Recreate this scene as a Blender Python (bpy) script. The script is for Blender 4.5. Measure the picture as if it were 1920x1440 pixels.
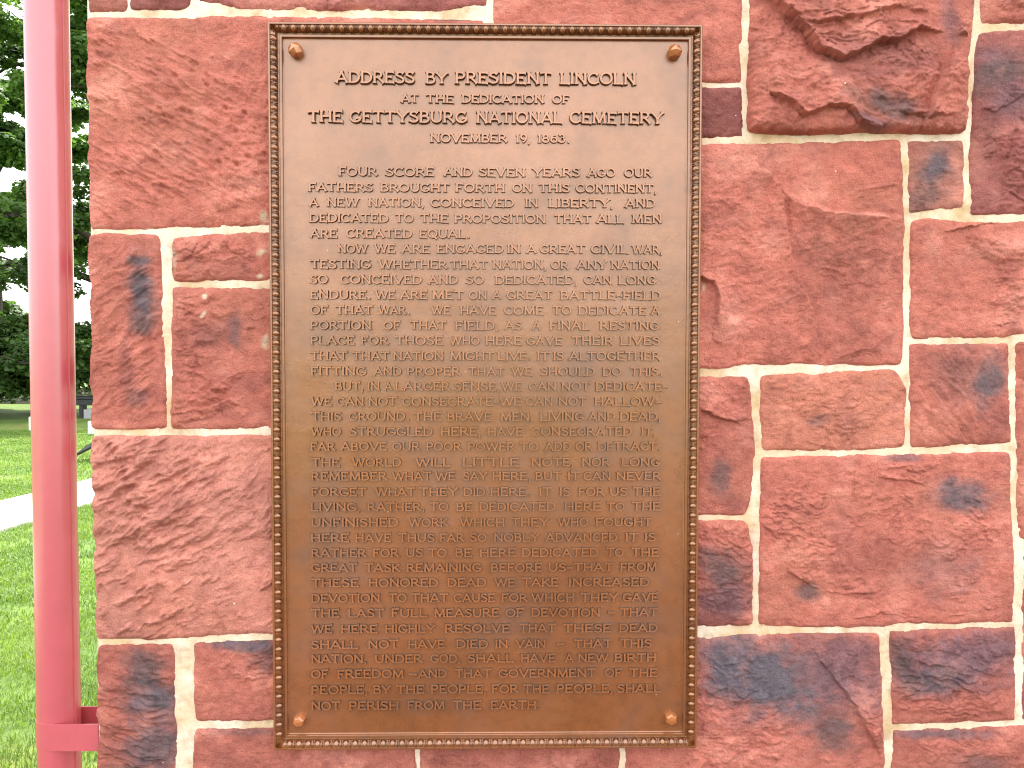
import bpy, math, random
import numpy as np
from mathutils import Matrix, Vector
for o in list(bpy.data.objects): bpy.data.objects.remove(o)
SC = bpy.context.scene; COL = SC.collection
rad = math.radians
# ------------------------------------------------------------------ camera
F = 1493.0                                    # focal length in photograph pixels (1920 wide)
CAM = np.array([0.0290, -1.5581, 1.6048]); PIT, YAW, ROL = -0.03217, -0.01416, -0.00106
def _rot():
    cp, sp = math.cos(PIT), math.sin(PIT); cy, sy = math.cos(YAW), math.sin(YAW); cr, sr = math.cos(ROL), math.sin(ROL)
    Rx = np.array([[1,0,0],[0,cp,-sp],[0,sp,cp]]); Rz = np.array([[cy,-sy,0],[sy,cy,0],[0,0,1]]); Ry = np.array([[cr,0,sr],[0,1,0],[-sr,0,cr]])
    return Rz @ Rx @ Ry
RM = _rot()
cam_d = bpy.data.cameras.new('camera'); cam = bpy.data.objects.new('camera', cam_d); COL.objects.link(cam)
cam_d.sensor_width = 36; cam_d.lens = F/1920*36; cam_d.clip_start = 0.05; cam_d.clip_end = 3000
m4 = Matrix.Identity(4)
for i in range(3):
    m4[i][0] = RM[i,0]; m4[i][1] = RM[i,2]; m4[i][2] = -RM[i,1]; m4[i][3] = CAM[i]
cam.matrix_world = m4
SC.camera = cam
SC.cycles.filter_width = 1.1
SC.render.resolution_x, SC.render.resolution_y = 1024, 768
# ------------------------------------------------------------------ light
SUN_EL, SUN_AZ = rad(58), rad(7)
w = bpy.data.worlds.new('World'); SC.world = w; w.use_nodes = True
nt = w.node_tree; nt.nodes.clear()
sky = nt.nodes.new('ShaderNodeTexSky'); sky.sky_type = 'NISHITA'; sky.sun_disc = False
sky.sun_elevation = SUN_EL; sky.sun_rotation = SUN_AZ; sky.dust_density = 3.0; sky.air_density = 1.0
bw = nt.nodes.new('ShaderNodeRGBToBW'); mixc = nt.nodes.new('ShaderNodeMix'); mixc.data_type = 'RGBA'
mixc.inputs[0].default_value = 0.86                      # thin white cloud over the whole sky
tint = nt.nodes.new('ShaderNodeMix'); tint.data_type = 'RGBA'; tint.blend_type = 'MULTIPLY'; tint.inputs[0].default_value = 1
tint.inputs[7].default_value = (.62, .60, .585, 1)       # veil of cloud: part follows the clear sky's own brightness
bg = nt.nodes.new('ShaderNodeBackground'); bg.inputs[1].default_value = 0.15
ow = nt.nodes.new('ShaderNodeOutputWorld')
nt.links.new(sky.outputs[0], bw.inputs[0]); nt.links.new(sky.outputs[0], mixc.inputs[6]); nt.links.new(bw.outputs[0], tint.inputs[6])
add = nt.nodes.new('ShaderNodeMix'); add.data_type = 'RGBA'; add.blend_type = 'ADD'; add.inputs[0].default_value = 1
add.inputs[7].default_value = (5.6, 5.6, 5.7, 1)         # part is even white overcast
nt.links.new(tint.outputs[2], add.inputs[6]); nt.links.new(add.outputs[2], mixc.inputs[7]); nt.links.new(mixc.outputs[2], bg.inputs[0]); nt.links.new(bg.outputs[0], ow.inputs[0])
sd = bpy.data.lights.new('sun', 'SUN'); sd.energy = 2.4; sd.angle = rad(0.6); sd.color = (1, .96, .88)
sun = bpy.data.objects.new('sun', sd); COL.objects.link(sun)
sv = Vector((math.sin(SUN_AZ)*math.cos(SUN_EL), math.cos(SUN_AZ)*math.cos(SUN_EL), math.sin(SUN_EL)))
sun.rotation_euler = sv.to_track_quat('Z', 'Y').to_euler(); sun.location = (2, 14, 30)
vs = SC.view_settings; SC.display_settings.display_device = 'sRGB'
vs.view_transform = 'Standard'; vs.look = 'None'; vs.gamma = 1; vs.use_curve_mapping = False; vs.exposure = 1.74

# ------------------------------------------------------------------ helpers
def px(u, v, Y):
    """the point where the line of sight of photograph pixel (u, v) meets the vertical plane y = Y"""
    d = RM @ np.array([(u-960)/F, 1.0, -(v-720)/F])
    return CAM + d*((Y-CAM[1])/d[1])
def gpt(u, v, z=0.0):
    d = RM @ np.array([(u-960)/F, 1.0, -(v-720)/F])
    return CAM + d*((z-CAM[2])/d[2])
def mesh(name, verts, faces, mat=None, smooth=False):
    me = bpy.data.meshes.new(name); me.from_pydata([tuple(p) for p in verts], [], [tuple(f) for f in faces])
    if mat: me.materials.append(mat)
    if smooth: me.polygons.foreach_set('use_smooth', [True]*len(me.polygons))
    me.update(); return me
def mesh_np(name, V, Q, mat=None, smooth=False):
    """fast mesh from arrays; Q is an (n, k) index array"""
    me = bpy.data.meshes.new(name); V = np.asarray(V, np.float32); Q = np.asarray(Q, np.int32); n, k = Q.shape
    me.vertices.add(len(V)); me.vertices.foreach_set('co', V.ravel())
    me.loops.add(n*k); me.loops.foreach_set('vertex_index', Q.ravel())
    me.polygons.add(n); me.polygons.foreach_set('loop_start', np.arange(0, n*k, k, dtype=np.int32))
    me.polygons.foreach_set('use_smooth', np.full(n, smooth, dtype=bool))
    if mat: me.materials.append(mat)
    me.update(calc_edges=True); me.validate(); return me
def obj(name, me, parent=None, loc=None, **props):
    o = bpy.data.objects.new(name, me); COL.objects.link(o)
    if parent is not None: o.parent = parent
    if loc is not None: o.location = loc
    for k, v in props.items(): o[k] = v
    return o
def thing(name, label, cat, loc=(0,0,0), group=None):
    o = bpy.data.objects.new(name, None); COL.objects.link(o); o.location = loc; o.empty_display_size = .1
    o['label'] = label; o['category'] = cat
    if group: o['group'] = group
    return o
def boxv(x0, x1, y0, y1, z0, z1):
    V = [(x,y,z) for x in (x0,x1) for y in (y0,y1) for z in (z0,z1)]
    Fc = [(0,1,3,2),(4,6,7,5),(0,4,5,1),(2,3,7,6),(0,2,6,4),(1,5,7,3)]
    return V, Fc
def bevel_box(name, x0, x1, y0, y1, z0, z1, mat, b=.005):
    import bmesh
    bm = bmesh.new(); V, Fc = boxv(x0,x1,y0,y1,z0,z1); vv = [bm.verts.new(p) for p in V]
    for f in Fc: bm.faces.new([vv[i] for i in f])
    bmesh.ops.recalc_face_normals(bm, faces=bm.faces)
    bmesh.ops.bevel(bm, geom=list(bm.edges), offset=b, segments=2, affect='EDGES', profile=.5)
    me = bpy.data.meshes.new(name); bm.to_mesh(me); bm.free(); me.materials.append(mat); return me
# --- vector noise
def _hash(ix, iy, seed):
    h = (ix.astype(np.int64)*374761393 + iy.astype(np.int64)*668265263 + seed*1442695041) & 0xffffffff
    h = ((h ^ (h >> 13))*1274126177) & 0xffffffff
    h = ((h ^ (h >> 16))*2246822519) & 0xffffffff
    return (h ^ (h >> 15)) & 0xffffffff
def perlin(x, y, seed=0):
    x = np.asarray(x, float); y = np.asarray(y, float)
    ix = np.floor(x).astype(np.int64); iy = np.floor(y).astype(np.int64); fx = x-ix; fy = y-iy
    def g(i, j):
        a = _hash(ix+i, iy+j, seed)/4294967296.0*2*np.pi
        return np.cos(a)*(fx-i)+np.sin(a)*(fy-j)
    u = fx**3*(fx*(fx*6-15)+10); v = fy**3*(fy*(fy*6-15)+10)
    return ((g(0,0)*(1-u)+g(1,0)*u)*(1-v)+(g(0,1)*(1-u)+g(1,1)*u)*v)*1.5
def fbm(x, y, seed=0, octv=5, gain=.5, ridged=False):
    s = 0; a = 1; f = 1
    for k in range(octv):
        n = perlin(x*f+k*17.3, y*f-k*9.1, seed+k*101)
        s = s + a*((1-2*np.abs(n)) if ridged else n); a *= gain; f *= 2.03
    return s
def sstep(a, b, x):
    t = np.clip((x-a)/(b-a), 0, 1); return t*t*(3-2*t)
def worley(x, y, seed):
    ix = np.floor(x).astype(np.int64); iy = np.floor(y).astype(np.int64)
    best = np.full(x.shape, 9.); second = best.copy(); idv = np.zeros(x.shape)
    for i in (-1,0,1):
        for j in (-1,0,1):
            h = _hash(ix+i, iy+j, seed); h2 = _hash(ix+i, iy+j, seed+77)
            cx = ix+i+(h/4294967296.0); cy = iy+j+(h2/4294967296.0)
            d = np.hypot(x-cx, y-cy); m = d < best
            second = np.where(m, best, np.minimum(second, d)); best = np.where(m, d, best); idv = np.where(m, (h % 1009)/1009., idv)
    return best, second, idv

# ------------------------------------------------------------------ materials
def newmat(name):
    m = bpy.data.materials.new(name); m.use_nodes = True
    n = m.node_tree.nodes; l = m.node_tree.links; return m, n, l, n['Principled BSDF']
def N(n, kind, **kw):
    a = n.new(kind)
    for k, v in kw.items(): setattr(a, k, v)
    return a
def noise_node(n, l, scale, detail=4, rough=.55, vec=None, dist=0):
    t = n.new('ShaderNodeTexNoise'); t.inputs['Scale'].default_value = scale; t.inputs['Detail'].default_value = detail
    t.inputs['Roughness'].default_value = rough; t.inputs['Distortion'].default_value = dist
    if vec is not None: l.new(vec, t.inputs['Vector'])
    return t.outputs['Fac']
def ramp(n, l, fac, stops):
    r = n.new('ShaderNodeValToRGB'); e = r.color_ramp.elements
    while len(e) < len(stops): e.new(.5)
    for el, (p, c) in zip(e, stops): el.position = p; el.color = (*c, 1) if len(c) == 3 else c
    l.new(fac, r.inputs[0]); return r.outputs[0]
def mixrgb(n, l, fac, a, b, mode='MIX'):
    m = n.new('ShaderNodeMix'); m.data_type = 'RGBA'; m.blend_type = mode
    for sock, v in ((0, fac), (6, a), (7, b)):
        if hasattr(v, 'is_linked'): l.new(v, m.inputs[sock])
        else: m.inputs[sock].default_value = v if sock == 0 else ((*v, 1) if len(v) == 3 else v)
    return m.outputs[2]
def bump(n, l, height, strength, dist, prev=None):
    b = n.new('ShaderNodeBump'); b.inputs['Strength'].default_value = strength; b.inputs['Distance'].default_value = dist
    l.new(height, b.inputs['Height'])
    if prev is not None: l.new(prev, b.inputs['Normal'])
    return b.outputs[0]

def mat_stone():
    m, n, l, p = newmat('red_sandstone'); pos = n.new('ShaderNodeNewGeometry').outputs['Position']
    at = n.new('ShaderNodeAttribute'); at.attribute_name = 'tint'
    f1 = noise_node(n, l, 55, 6, .7, pos); f2 = noise_node(n, l, 420, 3, .7, pos); f3 = noise_node(n, l, 14, 5, .6, pos)
    c = mixrgb(n, l, 1.0, at.outputs['Color'], ramp(n, l, f1, [(.28, (.74,.66,.66)), (.47, (1,1,1)), (.72, (1.16,1.25,1.24))]), 'MULTIPLY')
    c = mixrgb(n, l, 1.0, c, ramp(n, l, f2, [(.3, (.72,.68,.68)), (.5, (1,1,1)), (.72, (1.22,1.28,1.28))]), 'MULTIPLY')
    c = mixrgb(n, l, ramp(n, l, f3, [(.55, (0,0,0)), (.72, (.30,.30,.30))]), c, (.62,.27,.21))
    vo = n.new('ShaderNodeTexVoronoi'); vo.inputs['Scale'].default_value = 20; l.new(pos, vo.inputs['Vector'])
    sp = n.new('ShaderNodeMath'); sp.operation = 'LESS_THAN'; sp.inputs[1].default_value = .035; l.new(vo.outputs['Distance'], sp.inputs[0])
    se = n.new('ShaderNodeSeparateColor'); l.new(vo.outputs['Color'], se.inputs[0])
    g2 = n.new('ShaderNodeMath'); g2.operation = 'GREATER_THAN'; g2.inputs[1].default_value = .80; l.new(se.outputs[0], g2.inputs[0])
    mu = n.new('ShaderNodeMath'); mu.operation = 'MULTIPLY'; l.new(sp.outputs[0], mu.inputs[0]); l.new(g2.outputs[0], mu.inputs[1])
    c = mixrgb(n, l, mu.outputs[0], c, (.8,.72,.66))        # flecks of lime and droppings
    l.new(c, p.inputs['Base Color']); p.inputs['Roughness'].default_value = .82; p.inputs['Specular IOR Level'].default_value = .35
    mp = n.new('ShaderNodeMapping'); mp.inputs['Scale'].default_value = (1, 1, 1.8); l.new(pos, mp.inputs[0])
    rg_ = n.new('ShaderNodeTexNoise'); rg_.noise_type = 'RIDGED_MULTIFRACTAL'; rg_.inputs['Scale'].default_value = 42; rg_.inputs['Detail'].default_value = 5; rg_.inputs['Distortion'].default_value = .6
    l.new(mp.outputs[0], rg_.inputs['Vector'])
    b = bump(n, l, f1, 1.0, .007); b = bump(n, l, rg_.outputs['Fac'], .5, .0022, b); b = bump(n, l, f2, .8, .0018, b); l.new(b, p.inputs['Normal'])
    return m
def mat_mortar():
    m, n, l, p = newmat('cream_mortar'); pos = n.new('ShaderNodeNewGeometry').outputs['Position']
    f1 = noise_node(n, l, 9, 5, .6, pos); f2 = noise_node(n, l, 300, 4, .7, pos); f3 = noise_node(n, l, 38, 4, .6, pos)
    c = ramp(n, l, f1, [(.30, (.58,.40,.20)), (.45, (.72,.575,.40)), (.58, (.80,.70,.56))])
    c = mixrgb(n, l, 1.0, c, ramp(n, l, f3, [(.25, (.72,.66,.58)), (.5, (1,1,1))]), 'MULTIPLY')
    c = mixrgb(n, l, 1.0, c, ramp(n, l, f2, [(.3, (.80,.78,.74)), (.5, (1,1,1))]), 'MULTIPLY')
    l.new(c, p.inputs['Base Color']); p.inputs['Roughness'].default_value = .9
    b = bump(n, l, f3, .6, .003); b = bump(n, l, f2, .6, .001, b); l.new(b, p.inputs['Normal']); return m
def mat_bronze(name, k=1.0, rough=.27, bumpy=1.0):
    m, n, l, p = newmat(name); pos = n.new('ShaderNodeNewGeometry').outputs['Position']
    f1 = noise_node(n, l, 4.2, 4, .55, pos, .4); f2 = noise_node(n, l, 8, 6, .65, pos); f3 = noise_node(n, l, 260, 3, .7, pos); f4 = noise_node(n, l, 45, 4, .6, pos)
    c = ramp(n, l, f1, [(.30, (.235*k,.070*k,.013*k)), (.5, (.285*k,.090*k,.020*k)), (.70, (.32*k,.104*k,.034*k))])
    c = mixrgb(n, l, ramp(n, l, f2, [(.50, (0,0,0)), (.72, (.5,.5,.5))]), c, (.13*k,.060*k,.048*k))
    c = mixrgb(n, l, 1.0, c, ramp(n, l, f4, [(.3, (.84,.82,.80)), (.55, (1.05,1.05,1.05))]), 'MULTIPLY')
    vo = n.new('ShaderNodeTexVoronoi'); vo.inputs['Scale'].default_value = 26; l.new(pos, vo.inputs['Vector'])
    sp = n.new('ShaderNodeMath'); sp.operation = 'LESS_THAN'; sp.inputs[1].default_value = .028; l.new(vo.outputs['Distance'], sp.inputs[0])
    se = n.new('ShaderNodeSeparateColor'); l.new(vo.outputs['Color'], se.inputs[0])
    g2 = n.new('ShaderNodeMath'); g2.operation = 'GREATER_THAN'; g2.inputs[1].default_value = .86; l.new(se.outputs[0], g2.inputs[0])
    mu = n.new('ShaderNodeMath'); mu.operation = 'MULTIPLY'; l.new(sp.outputs[0], mu.inputs[0]); l.new(g2.outputs[0], mu.inputs[1])
    c = mixrgb(n, l, mu.outputs[0], c, (.75,.66,.52))
    l.new(c, p.inputs['Base Color']); p.inputs['Metallic'].default_value = .2; p.inputs['IOR'].default_value = 2.4; p.inputs['Specular Tint'].default_value = (1, .895, .77, 1)
    l.new(ramp(n, l, f2, [(.3, (rough-.06,)*3), (.7, (rough+.10,)*3)]), p.inputs['Roughness'])
    b = bump(n, l, f3, .25*bumpy, .0006); b = bump(n, l, f4, .25*bumpy, .0015, b); l.new(b, p.inputs['Normal']); return m
def mat_plain(name, col, rough=.6, var=.15, scale=20, metal=0, coat=0, bs=.2, bd=.001):
    m, n, l, p = newmat(name); pos = n.new('ShaderNodeNewGeometry').outputs['Position']
    f1 = noise_node(n, l, scale, 5, .6, pos)
    a = tuple(x*(1-var) for x in col); b_ = tuple(min(1, x*(1+var)) for x in col)
    l.new(ramp(n, l, f1, [(.3, a), (.7, b_)]), p.inputs['Base Color']); p.inputs['Roughness'].default_value = rough
    p.inputs['Metallic'].default_value = metal; p.inputs['Coat Weight'].default_value = coat; p.inputs['Coat Roughness'].default_value = .12
    l.new(bump(n, l, f1, bs, bd), p.inputs['Normal']); return m
def mat_lawn():
    m, n, l, p = newmat('lawn_green'); pos = n.new('ShaderNodeNewGeometry').outputs['Position']
    f1 = noise_node(n, l, .55, 5, .6, pos); f2 = noise_node(n, l, 14, 6, .75, pos); f3 = noise_node(n, l, 3, 5, .6, pos)
    c = ramp(n, l, f1, [(.36, (.080,.155,.018)), (.52, (.125,.205,.024)), (.68, (.215,.225,.050))])
    c = mixrgb(n, l, 1.0, c, ramp(n, l, f2, [(.3, (.45,.5,.4)), (.55, (1,1,1)), (.72, (1.4,1.3,1.4))]), 'MULTIPLY')
    c = mixrgb(n, l, 1.0, c, ramp(n, l, f3, [(.3, (.7,.75,.7)), (.6, (1.1,1.08,1.1))]), 'MULTIPLY')
    l.new(c, p.inputs['Base Color']); p.inputs['Roughness'].default_value = .85; l.new(bump(n, l, f2, .8, .02), p.inputs['Normal']); return m
def mat_leaf(name, a, b, trans=.35):
    m, n, l, p = newmat(name); pos = n.new('ShaderNodeNewGeometry').outputs['Position']
    rnd = n.new('ShaderNodeAttribute'); rnd.attribute_name = 'vary'
    c = mixrgb(n, l, rnd.outputs['Fac'], a, b)
    tr = n.new('ShaderNodeBsdfTranslucent'); mx = n.new('ShaderNodeMixShader'); mx.inputs[0].default_value = trans
    c2 = mixrgb(n, l, 1.0, c, (1.5,1.7,.7), 'MULTIPLY')
    l.new(c, p.inputs['Base Color']); p.inputs['Roughness'].default_value = .5; l.new(c2, tr.inputs['Color'])
    l.new(p.outputs[0], mx.inputs[1]); l.new(tr.outputs[0], mx.inputs[2]); l.new(mx.outputs[0], n['Material Output'].inputs[0]); return m
M_STONE = mat_stone(); M_MORT = mat_mortar()
M_BRZ = mat_bronze('bronze_plate', .84); M_BRZF = mat_bronze('bronze_frame', .80, .28, .6); M_LET = mat_bronze('bronze_letters', 1.15, .27, .5); M_BOLT = mat_bronze('bronze_bolt', 1.6, .26, .3)
M_PIPE = mat_plain('red_pipe_paint', (.50,.080,.105), .30, .05, 30, 0, 0, .08, .0005); M_PIPE.node_tree.nodes['Principled BSDF'].inputs['IOR'].default_value = 2.1
M_LAWN = mat_lawn()
M_PATH = mat_plain('pale_concrete', (.62,.60,.56), .85, .08, 6)
M_BARK = mat_plain('dark_bark', (.05,.038,.028), .9, .3, 8, bs=.6, bd=.02)
M_LEAF = mat_leaf('maple_leaf', (.050,.105,.028), (.120,.205,.055), .45); M_BLADE = mat_leaf('grass_blade', (.070,.145,.018), (.21,.29,.060), .35)
M_DARK = mat_plain('dark_metal', (.018,.018,.020), .4, .2, 12); M_MARB = mat_plain('white_marble', (.72,.72,.70), .6, .06, 10)
M_RUB = mat_plain('grey_rubble', (.38,.38,.35), .9, .5, 5, bs=.5, bd=.02); M_RMOR = mat_plain('lime_rubble_mortar', (.42,.40,.36), .9, .1, 6); M_CAP = mat_plain('brown_coping', (.20,.15,.11), .9, .2, 5)

# ------------------------------------------------------------------ ground
YM = 0.036                                   # plane of the mortar joints; the plaque's front rim is at y = 0
g = 1200
lawn = obj('ground', mesh('ground', [(-g,-g,0),(g,-g,0),(g,g,0),(-g,g,0)], [(0,1,2,3)], M_LAWN), kind='structure')
obj('added_pavement', mesh('added_pavement', [(-4.3,-13,.004),(8,-13,.004),(8,-.02,.004),(-4.3,-.02,.004)], [(0,1,2,3)], mat_plain('dark_added_paving', (.095,.052,.036), .85, .15, 5)), kind='structure')  # added out of view so the plaque mirrors brown instead of green
# concrete path running back beside the building
pn0, pn1 = gpt(0, 1000), gpt(175, 945); pf0, pf1 = gpt(0, 945), gpt(175, 900)
def on(a, b, y): return a[0]+(b[0]-a[0])*(y-a[1])/(b[1]-a[1])
V = []; Fc = []
ys = np.arange(-6, 28.01, .5)
prof = [(0, -.02), (.0, .026), (.012, .034), (.5, .036), (.988, .034), (1, .026), (1, -.02)]
for y in ys:
    xn, xf = on(pn0, pn1, y), on(pf0, pf1, y); xn += .02*math.sin(y*3.1); xf += .02*math.sin(y*2.3+1)
    for t, z in prof: V.append((xf+(xn-xf)*t, y, z))
k = len(prof)
for i in range(len(ys)-1):
    for j in range(k-1): Fc.append((i*k+j, i*k+j+1, (i+1)*k+j+1, (i+1)*k+j))
obj('path', mesh('path', V, Fc, M_PATH), kind='structure')

# ------------------------------------------------------------------ building with its stone walls
bld = thing('stone_building', 'red sandstone building corner of rock-faced blocks in cream mortar', 'building', (-.80, YM, 0))
BO = np.array([-.80, YM, 0.])
PLQ = (px(502,42,0), px(1305,1405,0))        # plaque corners, world
def seg_dist(X, Z, pts):
    """signed distance to a polyline in the wall plane"""
    best = np.full(X.shape, 9.); sg = np.ones(X.shape)
    for (a, b) in zip(pts[:-1], pts[1:]):
        d = b-a; L2 = (d**2).sum(); t = np.clip(((X-a[0])*d[0]+(Z-a[1])*d[1])/L2, 0, 1)
        ex = X-(a[0]+t*d[0]); ez = Z-(a[1]+t*d[1]); dd = np.hypot(ex, ez); m = dd < best
        best = np.where(m, dd, best); sg = np.where(m, np.sign(d[0]*ez-d[1]*ex), sg)
    return best*sg
RED = np.array([.45,.140,.103]); ORANGE = np.array([.47,.165,.11]); PINK = np.array([.52,.205,.155]); MAROON = np.array([.20,.064,.056])
BLUE = np.array([.090,.082,.100]); SLATE = np.array([.095,.072,.075]); LIME = np.array([.58,.47,.33]); PURP = np.array([.17,.090,.105])
def stone(q, seed, bulge=.014, rough=1.0, kind='rock', base=RED, stains=(), ledges=(), res=.0020, quoin=False, dirn=25, dense=1.0, world=False, lowp=1.0):
    """one block. q: corners TL TR BR BL (+ optional mid points per edge) in photograph pixels on the wall plane, or metres"""
    rng = random.Random(seed)
    def P(a): return np.array(a, float) if world else px(a[0], a[1], YM)[[0,2]]
    tl, tr, br, bl = [P(a) for a in q[:4]]; mids = q[4] if len(q) > 4 else {}
    cen = (tl+tr+br+bl)/4; r = rng.uniform(.002, .014)
    W = (np.linalg.norm(tr-tl)+np.linalg.norm(br-bl))/2; H = (np.linalg.norm(bl-tl)+np.linalg.norm(br-tr))/2
    nx, nz = max(6, int(W/res)), max(6, int(H/res))
    def edge(a, b, n, key, sd):
        pts = [a]+[P(m_) for m_ in mids.get(key, [])]+[b]; pts = np.array(pts)
        sl = np.r_[0, np.cumsum(np.linalg.norm(np.diff(pts, axis=0), axis=1))]; L = sl[-1]; s = np.linspace(0, L, n+1)
        c = np.stack([np.interp(s, sl, pts[:,0]), np.interp(s, sl, pts[:,1])], 1)
        nrm = np.array([-(b-a)[1], (b-a)[0]])/L; env = np.clip(np.sin(np.pi*s/L), 0, 1)**.4
        amp = .0034 if not quoin or key != 'l' else .0055
        c += nrm*((amp*fbm(s*14+sd, s*0+sd, sd, 5, .6))*env)[:,None]
        for pt, dd in ((a, s), (b, L-s)):
            v = cen-pt; v = v/np.linalg.norm(v); c += v*(r*.55*np.exp(-dd/(r*.7)))[:,None]
        return c
    T = edge(tl, tr, nx, 't', seed*4+1); B = edge(bl, br, nx, 'b', seed*4+2); Lf = edge(tl, bl, nz, 'l', seed*4+3); Rt = edge(tr, br, nz, 'r', seed*4+4)
    T[0] = Lf[0]; T[-1] = Rt[0]; B[0] = Lf[-1]; B[-1] = Rt[-1]
    s = np.linspace(0, 1, nx+1)[:,None,None]; t = np.linspace(0, 1, nz+1)[None,:,None]
    G = (1-t)*T[:,None]+t*B[:,None]+(1-s)*Lf[None]+s*Rt[None]-((1-s)*(1-t)*T[0]+s*(1-t)*T[-1]+(1-s)*t*B[0]+s*t*B[-1])
    X, Z = G[...,0], G[...,1]
    X = cen[0]+(X-cen[0])*(1+.0024/W); Z = cen[1]+(Z-cen[1])*(1+.0024/H); S = np.broadcast_to(s[...,0], X.shape); Tt = np.broadcast_to(t[...,0], X.shape)
    big = 9. 
    e = np.minimum(np.minimum(big if quoin else S*W, (1-S)*W), np.minimum(Tt*H, (1-Tt)*H))
    if quoin: eq = np.maximum(S*W, 0)
    wx = X+.012*fbm(X*11, Z*11, seed+5, 3); wz = Z+.012*fbm(X*11+9, Z*11, seed+6, 3)
    # broad fracture planes
    h = np.full(X.shape, 1.)
    for k_ in range(int(rng.uniform(4, 7))):
        ang = rng.uniform(0, 6.283); tilt = rng.uniform(.06, .26); cx_ = cen[0]+rng.uniform(-.4,.4)*W; cz_ = cen[1]+rng.uniform(-.4,.4)*H
        pl = rng.uniform(.0, .010)+tilt*((wx-cx_)*math.cos(ang)+(wz-cz_)*math.sin(ang))
        h = np.minimum(h, pl) if k_ % 3 else np.minimum(h, pl+.004)
    h = np.maximum(h, -.018)*1.0*rough*(1.0 if kind == 'rock' else .3)
    if kind == 'rock':
        f = fbm(wx*7, wz*9, seed+11, 6, .54); h = h+.0088*rough*f
        t1 = fbm(wx*5, wz*9.5, seed+21, 4, .5)*2.6+fbm(X*34, Z*60, seed+22, 4, .6)*.38
        fr = t1-np.floor(t1); h = h+.0050*rough*sstep(-.35, .45, fbm(X*4.2, Z*5, seed+23, 3))*(np.floor(t1)+sstep(.0, .07, fr)-t1*.75)          # ledges of split rock
        h = h+.0026*rough*fbm(wx*38, wz*70, seed+31, 4, .62)
        w1, w2, idv = worley(wx*22, wz*34, seed+41); h = h+.0024*rough*(idv-.5)*sstep(0, .12, w2-w1)
        w1, w2, idv = worley((X+Z*.4)*60, (Z-X*.3)*120, seed+42); h = h+.0011*rough*(idv-.5)*sstep(0, .2, w2-w1)
    elif kind == 'tool':                                                                          # oblique chisel furrows
        a = rad(dirn); u_ = X*math.cos(a)+Z*math.sin(a); v_ = -X*math.sin(a)+Z*math.cos(a)
        v2 = v_+.010*fbm(u_*9, v_*9, seed+51, 3)
        r1 = np.tanh(1.6*fbm(u_*15, v2*50*dense, seed+52, 3, .5)); r2 = fbm(u_*30, v2*100*dense, seed+53, 3, .5, True)
        msk = .55+.9*sstep(-.5, .5, fbm(X*5, Z*5, seed+54, 2))
        h = h+(.0042*r1+.0015*r2)*rough*msk+.0030*fbm(X*9, Z*9, seed+55, 4)+.0008*fbm(X*70, Z*90, seed+56, 3, .6)
    elif kind == 'pit':
        a = rad(dirn); u_ = X*math.cos(a)+Z*math.sin(a); v_ = -X*math.sin(a)+Z*math.cos(a)
        lm = sstep(.62, .15, S)
        h = h+.0055*fbm(X*9, Z*11, seed+61, 5, .55)+.0052*lm*fbm(u_*16, v_*60, seed+62, 3, .5)+.0012*fbm(X*50, Z*80, seed+65, 3, .6)
        w1, w2, idv = worley(u_*26, v_*40, seed+63); h = h-.0085*np.exp(-(w1/.15)**2)*(idv > .62)
        w1, w2, idv = worley(u_*55, v_*75, seed+64); h = h-.0028*np.exp(-(w1/.22)**2)*(idv > .6)
    for lg in ledges:
        pts, amp, fall = lg[:3]; lw = lg[3] if len(lg) > 3 else .0018
        pp = np.array([P(a) for a in pts]); d = seg_dist(X+.003*fbm(X*50, Z*50, seed+71, 3), Z+.003*fbm(X*50+5, Z*50, seed+72, 3), pp)
        h = h+amp*(sstep(-lw, lw, d)-.5)*np.exp(-np.abs(d)/fall)*2
    en = np.clip(e+.0035*fbm(X*60, Z*60, seed+81, 3), 0, None)
    prof_ = 1-np.exp(-en/.0075)
    out = bulge*prof_*(.55+.45*(1-np.exp(-e/.05)))+np.maximum(h, -bulge*.75)*(1-np.exp(-en/.006))
    if quoin:
        ql = 1-np.exp(-eq/.006); out = out*(.35+.65*ql)
    depth = -.004*np.exp(-e/.0025)+out
    if not world:                                # keep clear of the plaque's back
        x0, z1 = PLQ[0][0]-.002, PLQ[0][2]+.002; x1, z0 = PLQ[1][0]+.004, PLQ[1][2]-.002
        din = np.minimum(np.minimum(X-x0, x1-X), np.minimum(Z-z0, z1-Z))
        lim = .036-.010+.016*sstep(.0, -.03, din)
        depth = np.minimum(depth, np.where(din > -.03, lim-.004, 9))
        depth = np.where(din > .004, np.minimum(depth, .008), depth)
    fl = .0048*(1-np.exp(-en/.003))*(1-np.exp(-e/.004)); depth = np.maximum(depth, fl+.0012*fbm(X*40, Z*55, seed+85, 4, .6)*(e > .004))
    Y = -depth                                   # relative to the mortar plane
    # colour of the stone itself, with stains and painted highlights
    n1 = fbm(X*6, Z*8, seed+91, 5, .6)[...,None]; n2 = fbm(X*22, Z*30, seed+92, 4, .6)[...,None]
    c = base*(1+.15*n1+.12*n2); c = c+(PINK*1.12-base)*.7*sstep(.15, .9, n1)+(ORANGE-base)*.45*sstep(.1, .8, fbm(X*4+3, Z*5, seed+93, 4)[...,None])
    c = c+(MAROON-c)*.28*sstep(.35, .9, fbm(X*9+3, Z*12, seed+94, 5, .65)[...,None])
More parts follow.
